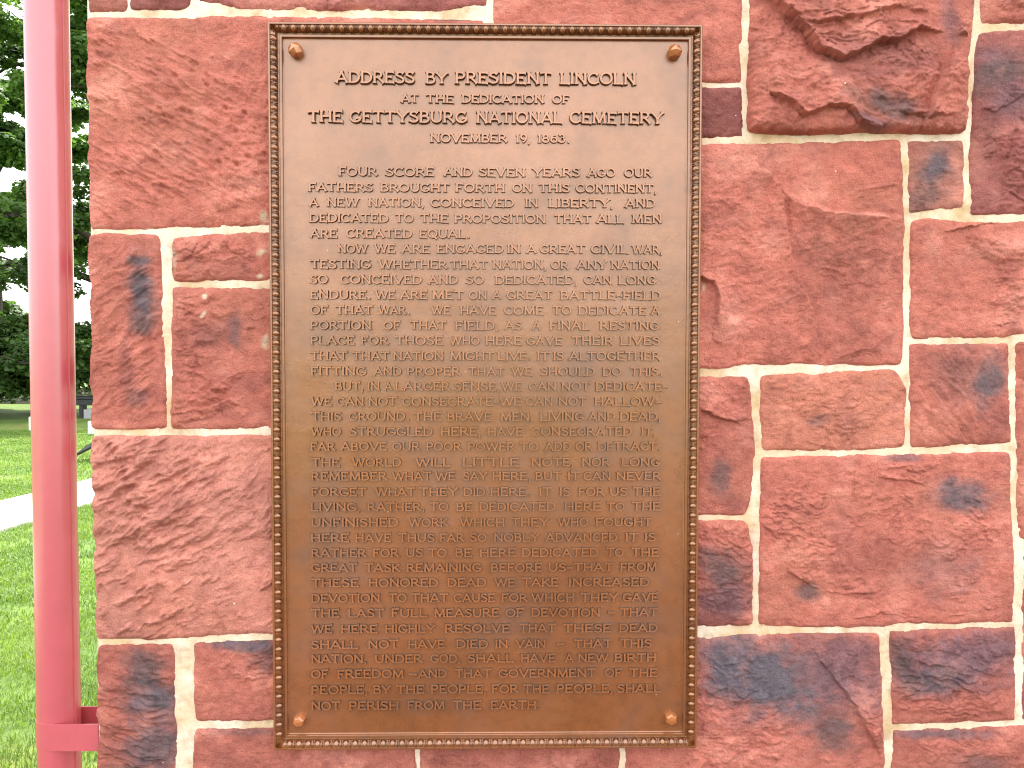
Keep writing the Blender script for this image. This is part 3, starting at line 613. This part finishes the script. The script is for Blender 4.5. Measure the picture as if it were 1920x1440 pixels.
LINES = [  # baseline and cap height in photograph pixels, words with their left and right ends
(157.2,22.5,'ADDRESS 192 598 BY 655 765 PRESIDENT 806 1298 LINCOLN 1343 1733'),
(192.6,16,'AT 528 617 THE 655 800 DEDICATION 840 1262 OF 1303 1392'),
(230.8,22.5,'THE 50 230 GETTYSBURG 262 868 NATIONAL 915 1355 CEMETERY 1392 1873'),
(266.6,16.4,'NOVEMBER 678 1072 19, 1117 1195 1863. 1228 1400'),
(330.3,16.4,'FOUR 208 405 SCORE 447 698 AND 748 893 SEVEN 928 1165 YEARS 1203 1448 AGO 1485 1628 OUR 1673 1817'),
(359.8,0,'FATHERS 52 383 BROUGHT 422 777 FORTH 808 1060 ON 1098 1200 THIS 1235 1395 CONTINENT, 1425 1845'),
(387.9,0,'A 57 102 NEW 147 310 NATION, 360 650 CONCEIVED 678 1108 IN 1165 1230 LIBERTY, 1285 1622 AND 1678 1833'),
(417.4,0,'DEDICATED 57 463 TO 497 592 THE 625 772 PROPOSITION 802 1270 THAT 1315 1506 ALL 1532 1673 MEN 1713 1867'),
(446.2,0,'ARE 60 200 CREATED 245 585 EQUAL. 622 885'),
(474.3,0,'NOW 203 355 WE 392 497 ARE 530 677 ENGAGED 712 1055 IN 1073 1140 A 1172 1222 GREAT 1240 1473 CIVIL 1502 1695 WAR, 1715 1872'),
(503.9,0,'TESTING 62 372 WHETHER 413 765 THAT 780 973 NATION, 998 1278 OR 1296 1388 ANY 1430 1583 NATION 1605 1857'),
(532.3,0,'SO 60 152 CONCEIVED 215 635 AND 668 820 SO 860 953 DEDICATED, 1010 1438 CAN 1466 1610 LONG 1643 1838'),
(561,0,'ENDURE. 62 378 WE 396 500 ARE 522 663 MET 688 850 ON 875 968 A 997 1042 GREAT 1070 1305 BATTLE-FIELD 1345 1862'),
(589.6,0,'OF 62 152 THAT 192 382 WAR. 412 575 WE 682 782 HAVE 830 1015 COME 1055 1258 TO 1305 1402 DEDICATE 1437 1787 A 1812 1855'),
(618,0,'PORTION 62 375 OF 435 525 THAT 575 760 FIELD, 805 1032 AS 1060 1148 A 1202 1243 FINAL 1290 1495 RESTING 1547 1853'),
(646.4,0,'PLACE 62 290 FOR 322 463 THOSE 498 743 WHO 778 932 HERE 960 1147 GAVE 1170 1355 THEIR 1405 1618 LIVES 1652 1857'),
(675.4,0,'THAT 63 253 THAT 278 468 NATION 487 745 MIGHT 780 1005 LIVE. 1023 1202 IT 1225 1290 IS 1308 1363 ALTOGETHER 1390 1860'),
(704.2,0,'FITTING 63 348 AND 387 530 PROPER 557 833 THAT 873 1060 WE 1095 1200 SHOULD 1242 1523 DO 1562 1658 THIS. 1705 1873'),
(732.3,0,'BUT, 188 338 IN 355 418 A 443 482 LARGER 498 780 SENSE, 800 1038 WE 1043 1150 CAN 1182 1325 NOT 1350 1497 DEDICATE- 1526 1898'),
(760.7,0,'WE 66 172 CAN 197 337 NOT 360 507 CONSECRATE-WE 533 1145 CAN 1168 1308 NOT 1335 1480 HALLOW- 1520 1862'),
(788.8,0,'THIS 66 223 GROUND. 258 575 THE 592 737 BRAVE 765 992 MEN, 1038 1208 LIVING 1240 1467 AND 1490 1625 DEAD, 1650 1865'),
(817,0,'WHO 66 220 STRUGGLED 262 690 HERE, 730 942 HAVE 972 1153 CONSECRATED 1196 1712 IT, 1760 1838'),
(845,0,'FAR 63 190 ABOVE 218 455 OUR 482 625 POOR 657 838 POWER 870 1113 TO 1137 1232 ADD 1265 1400 OR 1422 1510 DETRACT. 1537 1863'),
(874.6,0,'THE 66 215 WORLD 277 528 WILL 603 782 LITTLE 842 1135 NOTE, 1196 1418 NOR 1455 1600 LONG 1658 1857'),
(900.8,0,'REMEMBER 66 457 WHAT 483 682 WE 703 807 SAY 845 970 HERE, 995 1198 BUT 1216 1350 IT 1382 1445 CAN 1463 1605 NEVER 1632 1862'),
(930,0,'FORGET 66 350 WHAT 395 600 THEY 622 818 DID 848 960 HERE. 985 1198 IT 1235 1302 IS 1340 1398 FOR 1437 1572 US 1597 1690 THE 1717 1860'),
(958,0,'LIVING, 63 322 RATHER, 355 652 TO 675 770 BE 810 895 DEDICATED 930 1320 HERE 1365 1553 TO 1583 1675 THE 1713 1860'),
(987.3,0,'UNFINISHED 66 513 WORK 567 770 WHICH 830 1060 THEY 1093 1285 WHO 1333 1488 FOUGHT 1526 1815'),
(1015.8,0,'HERE 63 262 HAVE 292 478 THUS 513 700 FAR 727 852 SO 882 967 NOBLY 1003 1237 ADVANCED. 1270 1662 IT 1678 1745 IS 1777 1835'),
(1044.2,0,'RATHER 66 350 FOR 383 517 US 552 640 TO 668 762 BE 805 892 HERE 930 1117 DEDICATED 1147 1540 TO 1582 1670 THE 1710 1852'),
(1071.9,0,'GREAT 66 303 TASK 342 525 REMAINING 555 940 BEFORE 988 1252 US-THAT 1283 1617 FROM 1652 1842'),
(1100,0,'THESE 66 312 HONORED 360 718 DEAD 765 965 WE 1008 1113 TAKE 1150 1335 INCREASED 1387 1802'),
(1128.8,0,'DEVOTION 66 420 TO 465 557 THAT 582 770 CAUSE 798 1010 FOR 1043 1177 WHICH 1197 1418 THEY 1450 1643 GAVE 1665 1848'),
(1157,0,'THE 66 212 LAST 255 440 FULL 478 662 MEASURE 698 1032 OF 1063 1157 DEVOTION 1196 1550 - 1588 1622 THAT 1652 1845'),
(1186.5,0,'WE 66 175 HERE 218 408 HIGHLY 445 703 RESOLVE 752 1087 THAT 1135 1322 THESE 1360 1607 DEAD 1647 1845'),
(1215.7,0,'SHALL 66 308 NOT 358 515 HAVE 563 753 DIED 810 975 IN 1010 1077 VAIN 1117 1270 - 1325 1362 THAT 1415 1610 THIS 1652 1815'),
(1242.3,0,'NATION, 66 355 UNDER 393 637 GOD, 678 835 SHALL 868 1105 HAVE 1142 1320 A 1370 1412 NEW 1435 1592 BIRTH 1622 1838'),
(1270.7,0,'OF 66 155 FREEDOM 200 542 - 565 605 AND 615 763 THAT 805 990 GOVERNMENT 1027 1527 OF 1573 1660 THE 1700 1843'),
(1300,0,'PEOPLE, 66 362 BY 385 475 THE 503 648 PEOPLE, 680 970 FOR 993 1130 THE 1155 1290 PEOPLE, 1325 1618 SHALL 1637 1862'),
(1330,0,'NOT 66 215 PERISH 260 517 FROM 560 752 THE 793 940 EARTH. 987 1248'),
]
count = 0; bulkV = []; bulkF = []; off = 0; rl = random.Random(3)
for (by, cap, words) in LINES:
    cap = cap or 16.2; tk = words.split(); z = None
    for wi in range(0, len(tk), 3):
        wd_, xa, xb = tk[wi], float(tk[wi+1])/2.743+560, float(tk[wi+2])/2.743+560
        A_, Bp = px(xa, by, YF-.001), px(xb, by, YF-.001)
        if z is None: z = px(640, by, YF-.001)[2]; capm = px(640, by-cap, YF-.001)[2]-z
        tot = sum(GL[c][0] for c in wd_); gap = .05 if len(wd_) > 1 else 0; full = tot+gap*(len(wd_)-1)
        sx = (Bp[0]-A_[0])/full; x = A_[0]
        if wd_ == '-': sx = (Bp[0]-A_[0])/.5
        for c in wd_:
            jz = z+rl.uniform(-.0003, .0003); sc = (sx, capm*1.0, capm*rl.uniform(.97, 1.03))
            if c in '.,' : sc = (capm*.95, capm, capm)
            if count < 300:
                o = obj('letter', GM[c], plq, np.array([x, YF, jz])-PO); o.scale = sc; o.rotation_euler = (0, rad(rl.uniform(-.8, .8)), 0); count += 1
            else:
                v_ = GV[c][0]*np.array(sc)+(np.array([x, YF, jz])-PO); bulkV.append(v_); bulkF += [tuple(i+off for i in f_) for f_ in GV[c][1]]; off += len(v_)
            x += (GL[c][0]+gap)*sx
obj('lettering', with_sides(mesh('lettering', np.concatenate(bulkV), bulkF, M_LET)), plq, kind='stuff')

# ------------------------------------------------------------------ downpipe
a = px(47, 0, .0); b = px(145, 1440, 0); ca = px(88, 0, 0.08); cb = px(108.5, 1440, .08)
PR = (px(127,0,0.08)[0]-px(47,0,.08)[0])/2*.955; pxx = (ca[0]+cb[0])/2; pyy = YM+PR+.006
pipe = thing('downpipe', 'glossy pinkish red metal rainwater pipe strapped beside the wall corner', 'pipe', (pxx, pyy, .06))
def tube(R_, z0_, z1_, n=48, rings=40, seed=0):
    V = []; Fc = []
    for i in range(rings+1):
        z_ = z0_+(z1_-z0_)*i/rings
        for j in range(n):
            t_ = j/n*2*math.pi; r_ = R_*(1+.004*math.sin(z_*9+j*.2)+.003*math.sin(z_*23+t_*2)); V.append((r_*math.cos(t_), r_*math.sin(t_), z_))
    for i in range(rings):
        for j in range(n): Fc.append((i*n+j, i*n+(j+1) % n, (i+1)*n+(j+1) % n, (i+1)*n+j))
    return V, Fc
V, Fc = tube(PR, 0, 3.7); obj('pipe_body', mesh('pipe_body', V, Fc, M_PIPE, True), pipe)
sa = rad(-16)                                # folded seam up the right of the pipe
V = []; Fc = []
for i, z_ in enumerate(np.linspace(0.01, 3.69, 30)):
    for (r_, da) in ((PR-.002, .06), (PR+.0022, .05), (PR+.0024, -.03), (PR-.002, -.05)): V.append((r_*math.cos(sa+da), r_*math.sin(sa+da), z_))
    if i:
        for j in range(3): q_ = (i-1)*4+j; Fc.append((q_, q_+1, q_+5, q_+4))
obj('seam', mesh('seam', V, Fc, M_PIPE), pipe)
def strap(zc, hgt, px_wall):
    """a band round the pipe whose two ears run back to the wall's corner"""
    V = []; Fc = []; R_ = PR+.0016; path = []
    xe = px_wall-pxx
    path.append((xe, -R_))
    for i in range(21): t_ = -math.pi/2-math.pi*i/20; path.append((R_*math.cos(t_), R_*math.sin(t_)))
    path.append((xe, R_+.001))
    th = .0022
    for i, (x, y) in enumerate(path):
        a_ = path[max(i-1, 0)]; b_ = path[min(i+1, len(path)-1)]; L = math.hypot(b_[0]-a_[0], b_[1]-a_[1]); nx_, ny_ = (b_[1]-a_[1])/L, -(b_[0]-a_[0])/L
        for (o_, z_) in ((0,-hgt/2),(th,-hgt/2),(th,hgt/2),(0,hgt/2)): V.append((x-nx_*o_*-1, y-ny_*o_*-1, zc+z_))
    for i in range(len(path)-1):
        for j in range(4): q_ = i*4+j; r_ = i*4+(j+1) % 4; Fc.append((q_, r_, r_+4, q_+4))
    me = mesh('strap', V, Fc, M_PIPE); return me
zs_ = px(100, 1383, -PR+pyy)[2]
for zc in (zs_-0.06, zs_+1.85-.06):
    o = obj('strap', strap(zc, .055, XL+.004), pipe)
    # fixing lugs where the ears end
# (the strap is drawn at its height above the pipe's foot)

# ------------------------------------------------------------------ grass blades near the camera's side
rg = np.random.default_rng(4)
def blades(n, xr, yr, hmin, hmax, wdt):
    x = rg.uniform(*xr, n); y = rg.uniform(*yr, n)
    xn = np.array([on(pn0, pn1, v) for v in y]); xf = np.array([on(pf0, pf1, v) for v in y])
    ok = ~((x > xf-.0) & (x < xn+.0)); cl = perlin(x*3, y*3, 8)+.6*perlin(x*11, y*11, 9); ok &= cl > rg.uniform(-1.1, .3, n); ok &= ~((x > XL-.0) & (y > 0))
    x, y = x[ok], y[ok]; n = len(x); hgt = rg.uniform(hmin, hmax, n)*(1+.35*perlin(x*2, y*2, 5)); a = rg.uniform(0, 6.283, n); ln = rg.uniform(.2, 1.0, n)*hgt
    dx, dy = np.cos(a), np.sin(a); a2 = a+1.57+rg.uniform(-.6, .6, n); wx_, wy_ = np.cos(a2)*wdt/2, np.sin(a2)*wdt/2
    P0 = np.stack([x-wx_, y-wy_, np.zeros(n)], -1); P1 = np.stack([x+wx_, y+wy_, np.zeros(n)], -1)
    mx_, my_ = x+dx*ln*.35, y+dy*ln*.35; P2 = np.stack([mx_+wx_*.8, my_+wy_*.8, hgt*.6], -1); P3 = np.stack([mx_-wx_*.8, my_-wy_*.8, hgt*.6], -1)
    P4 = np.stack([x+dx*ln, y+dy*ln, hgt*.92], -1)
    V = np.stack([P0,P1,P2,P3,P4,P4], 1).reshape(-1, 3); b0 = np.arange(n)[:,None]*6
    Q = np.concatenate([b0+np.array([0,1,2,3]), b0+np.array([3,2,4,5])]); cv = np.clip(rg.uniform(0, 1, n)*.6+.4*(perlin(x*1.3, y*1.3, 3)+.5), 0, 1)
    return V, Q, np.repeat(cv, 6)
parts = [blades(90000, (-4.6,-.86), (-.6,3.2), .02, .055, .0040), blades(110000, (-6.2,-.9), (3.2,8.5), .02, .055, .006), blades(90000, (-11,-4), (6,16), .02, .055, .010)]
offs = 0; VV = []; QQ = []; CC = []
for V, Q, c in parts: VV.append(V); QQ.append(Q+offs); CC.append(c); offs += len(V)
V = np.concatenate(VV); Q = np.concatenate(QQ); C_ = np.concatenate(CC)
T3 = np.concatenate([Q[:, [0,1,2]], Q[:, [0,2,3]]]); bad = (V[T3[:,0]] == V[T3[:,2]]).all(1)
T3 = T3[~((V[T3[:,1]] == V[T3[:,2]]).all(1) | (V[T3[:,2]] == V[T3[:,0]]).all(1))]
me = mesh_np('grass', V, T3, M_BLADE); at = me.attributes.new('vary', 'FLOAT', 'POINT'); at.data.foreach_set('value', C_.astype(np.float32))
obj('grass', me, kind='stuff')

# ------------------------------------------------------------------ trees
def limb_mesh(chains, n=8):
    V = []; Fc = []
    for pts, rads in chains:
        k0 = len(V); up = Vector((.13, .97, .2))
        for i, p_ in enumerate(pts):
            a_ = Vector(pts[max(i-1, 0)]); b_ = Vector(pts[min(i+1, len(pts)-1)]); t_ = (b_-a_).normalized(); s_ = t_.cross(up).normalized(); q_ = s_.cross(t_)
            for j in range(n): an = j/n*6.283; v_ = Vector(p_)+(s_*math.cos(an)+q_*math.sin(an))*rads[i]; V.append(tuple(v_))
        for i in range(len(pts)-1):
            for j in range(n): Fc.append((k0+i*n+j, k0+i*n+(j+1) % n, k0+(i+1)*n+(j+1) % n, k0+(i+1)*n+j))
    return V, Fc
def tree(loc, height, radius, seed, label, nclump, per, low=1.0, leaf=.13):
    r = random.Random(seed); t = thing('maple_tree', label, 'tree', loc, 'maple trees on the lawn')
    chains = []; tp = [(0,0,-.1)]
    for i in range(1, 9): tp.append((r.uniform(-.12,.12)*i*.4, r.uniform(-.12,.12)*i*.4, height*.9*i/8))
    chains.append((tp, [.38*(1-i/8)**.8+.03 for i in range(9)])); tips = []
    limbs = []
    for k_ in range(36):
        f_ = r.uniform(.06, .17) if k_ % 4 == 0 else r.uniform(.14, .95); i = min(7, int(f_*8)); a_ = np.array(tp[i])+(np.array(tp[i+1])-np.array(tp[i]))*(f_*8-i); an = k_*2.4+r.uniform(-.4,.4)
        L = radius*(1.05-.75*abs(f_-.30)**1.0)*r.uniform(.75, 1.0); droop = r.uniform(-.05, .35) if f_ > .3 else (r.uniform(-.28, .1) if f_ > .17 else r.uniform(-.16, .0)); pts = [a_]
        for s_ in range(1, 6):
            u_ = s_/5; pts.append(a_+np.array([math.cos(an)*L*u_, math.sin(an)*L*u_, L*(droop*u_+.18*math.sin(u_*3.1))])+np.array([r.uniform(-.12,.12) for _ in range(3)]))
        limbs.append([tuple(p_) for p_ in pts][:]); chains.append((limbs[-1], [.11*(1-s_/6.)+.012 for s_ in range(6)]))
        for s_ in range(2, 6):
            for _ in range(2):
                e_ = np.array(pts[s_])+np.array([r.gauss(0,.6), r.gauss(0,.6), r.uniform(-.3,.35)]); chains.append(([tuple(pts[s_]), tuple((np.array(pts[s_])+e_)/2+np.array([0,0,.08])), tuple(e_)], [.022,.014,.006])); tips.append(e_)
    V, Fc = limb_mesh(chains, 7); obj('trunk', mesh('trunk', V, Fc, M_BARK, True), t)
    g_ = np.random.default_rng(seed); tips = np.array(tips); tips = tips[g_.permutation(len(tips))]
    cen_ = []
    while len(cen_) < nclump:
        base = tips[len(cen_) % len(tips)]; cen_.append(base+g_.normal(0, .28, 3)*np.array([1,1,.6]))
    cen_ = np.array(cen_); cen_[:,2] = np.maximum(cen_[:,2], low+g_.uniform(0,.5,len(cen_)))
    n = nclump*per; ci = np.repeat(np.arange(nclump), per); d_ = g_.normal(0, 1, (n,3)); d_ /= np.linalg.norm(d_, axis=1)[:,None]; rr = g_.uniform(.15, 1, n)**.6
    size = g_.uniform(.35, .75, nclump)[ci]
    P = cen_[ci]+d_*rr[:,None]*size[:,None]*np.array([1,1,.42]); P[:,2] -= .16*(rr**2)*size
    # leaf: a folded lobed shape as three triangles, mostly facing up and out
    nrm = np.stack([g_.normal(0,.5,n), g_.normal(0,.5,n), np.abs(g_.normal(1,.4,n))], -1)+d_*.5; nrm /= np.linalg.norm(nrm, axis=1)[:,None]
    h_ = g_.normal(0,1,(n,3)); a1 = np.cross(nrm, h_); a1 /= np.linalg.norm(a1, axis=1)[:,None]; a2 = np.cross(nrm, a1); L = (leaf*g_.uniform(.6,1.3,n))[:,None]
    v0 = P; v1 = P+a1*L*.75+a2*L*.42-nrm*L*.15; v2 = P+a2*L*1.05-nrm*L*.1; v3 = P-a1*L*.75+a2*L*.42-nrm*L*.15; v4 = P+a1*L*.42-a2*L*.2; v5 = P-a1*L*.42-a2*L*.2
    V = np.stack([v0,v1,v2,v3,v4,v5], 1).reshape(-1,3); b0 = np.arange(n)[:,None]*6
    T = np.concatenate([b0+np.array([0,1,2]), b0+np.array([0,2,3]), b0+np.array([0,4,1]), b0+np.array([0,3,5])])
    me = mesh_np('crown', V, T, M_LEAF); at = me.attributes.new('vary', 'FLOAT', 'POINT')
    at.data.foreach_set('value', np.repeat(np.clip(g_.uniform(0,1,n)*.5+.5*g_.uniform(0,1,nclump)[ci], 0, 1), 6).astype(np.float32)); obj('crown', me, t)
    return t
tree((-18.8, 18.8, 0), 17, 6.0, 11, 'spreading green maple behind the pink pipe, foliage reaching the left edge', 900, 300, .95, .085)
tree((-11.6, 22.5, 0), 15, 4.6, 23, 'dense green maple half hidden behind the building corner', 820, 290, .75, .085)
tree((-23, 35, 0), 16, 6.5, 37, 'farther pale maple showing between the nearer crowns', 700, 170, 1.2, .15)

# added unseen grove behind the viewer: it darkens what the lower plaque mirrors
src = [o for o in COL.objects if o.name.startswith('maple_tree')]
for i, (tx, ty, rz_, sc_) in enumerate([(-16,-22,1.0,.42),(-8.5,-24,2.2,.38),(-2,-25,.4,.42),(4.5,-24,3.1,.40),(10.5,-25,4.0,.42),(17,-22,5.2,.42)]):
    o = src[i % 2]; c_ = o.copy(); COL.objects.link(c_); c_.location = (tx, ty, 0); c_.rotation_euler = (0, 0, rz_); c_.scale = (sc_,)*3
    c_['label'] = 'small unseen maple added to darken the plaque reflections, '+['far left of the row','second from the left','left of the middle pair','right of the middle pair','second from the right','far right of the row'][i]; c_['group'] = 'unseen maples added to darken the plaque reflections'
    for ch in o.children: d_ = ch.copy(); COL.objects.link(d_); d_.parent = c_
# ------------------------------------------------------------------ far rubble wall
wy = 26.6; rw = thing('rubble_wall', 'low grey rubble stone wall with brown coping at the back of the lawn', 'wall', (-15, wy, 0))
V, Fc = boxv(-26, 24, .06, .42, 0, .50); obj('mortar', mesh('mortar', V, Fc, M_RMOR), rw)
def blob(seed):
    r = random.Random(seed); V = []; n = 7
    for (k_, y) in ((1.0, .05), (.95, -.03), (.6, -.055)):
        for j in range(n): a_ = j/n*6.283; q_ = random.Random(seed*31+j).uniform(.78, 1.12)*k_; V.append((.5*q_*math.cos(a_), y, .5*q_*math.sin(a_)))
    Fc = [(i*n+j, i*n+(j+1) % n, (i+1)*n+(j+1) % n, (i+1)*n+j) for i in (0,1) for j in range(n)]+[tuple(range(2*n, 3*n))]
    return mesh('stone', V, Fc, M_RUB)
BL_ = [blob(i) for i in range(7)]; r = random.Random(9); z = .06
RUBS = [M_RUB, mat_plain('pale_rubble', (.55,.54,.50), .9, .3, 7, bs=.5, bd=.02), mat_plain('dark_rubble', (.17,.17,.165), .9, .3, 7, bs=.5, bd=.02)]
BL_ = [(lambda m_: (m_.materials.clear(), m_.materials.append(RUBS[i_ % 3]), m_)[2])(b_) for i_, b_ in enumerate(BL_)]
for hrow in (.13, .12, .12, .10):
    x = -3.6
    while x < 4.0:
        w_ = r.uniform(.12, .27); o = obj('stone', r.choice(BL_), rw, (x+w_/2, .055, z+hrow/2+r.uniform(-.01,.01))); o.scale = (w_*.96, 1, hrow*1.02); o.rotation_euler = (0, r.uniform(-.15,.15), 0); x += w_
    z += hrow*.98
obj('coping', bevel_box('coping', -26, 24, .0, .48, .50, .56, M_CAP, .01), rw)

# ------------------------------------------------------------------ small things on the lawn
def headstone(u, v, w_, h_, lab):
    c = gpt(u, v); o = obj('headstone', None)
    bpy.data.objects.remove(o); V = []; Fc = []; n = 10
    pr = [(-w_/2, -.05), (-w_/2, h_*.9)]+[(w_/2*math.cos(math.pi-math.pi*i/n), h_*.9+h_*.1*math.sin(math.pi*i/n)) for i in range(1, n)]+[(w_/2, h_*.9), (w_/2, -.05)]
    for y in (-.05, .05):
        for (x, z_) in pr: V.append((x, y, z_))
    k_ = len(pr)
    for i in range(k_): Fc.append((i, (i+1) % k_, k_+(i+1) % k_, k_+i))
    Fc += [tuple(range(k_))[::-1], tuple(range(k_, 2*k_))]
    o = obj('headstone', mesh('headstone', V, Fc, M_MARB), None, (c[0], c[1], 0)); o['label'] = lab; o['category'] = 'headstone'; o['group'] = 'low white headstones on the lawn'
headstone(67, 808, .24, .33, 'low white headstone showing at the left edge of the pink pipe')
headstone(179, 815, .26, .30, 'bright white headstone against the building corner, in front of the grey block')
c = gpt(181, 784); gb = obj('stone_block', bevel_box('stone_block', -.28, .2, -.12, .12, -.02, .24, mat_plain('grey_granite', (.34,.34,.35), .8, .1, 20), .01), None, (c[0], c[1], 0)); gb['label'] = 'low grey stone block under the dark bench, nearest the building corner'; gb['category'] = 'stone block'
# dark bench
c = gpt(156, 783); bn = thing('bench', 'black flat bench with square leg on the far lawn', 'bench', (c[0], c[1], 0))
obj('seat', bevel_box('seat', -.42, 1.2, -.18, .18, .50, .575, M_DARK, .008), bn)
obj('apron', bevel_box('apron', -.40, 1.18, -.16, .16, .335, .494, M_DARK, .006), bn)
for xx in (.0, .9): obj('leg', bevel_box('leg', xx-.045, xx+.045, -.12, .12, -.02, .334, M_DARK, .006), bn)
# low sloping tablet
d = CAM+(gpt(148, 845)-CAM)*.90; tb = thing('sloping_tablet', 'dark sloping metal tablet low over the grass beside the building corner', 'tablet', (d[0]+.30, d[1], 0))
me = bevel_box('panel', -.30, .30, -.20, .20, -.018, .018, M_DARK, .005); o = obj('panel', me, tb, (0, 0, d[2]+.13)); o.rotation_euler = (rad(14), rad(-27), 0)
for xx in (-.08, .16): obj('post', bevel_box('post', xx-.02, xx+.02, -.02, .02, -.02, d[2]+.06+xx*.45, M_DARK, .003), tb)
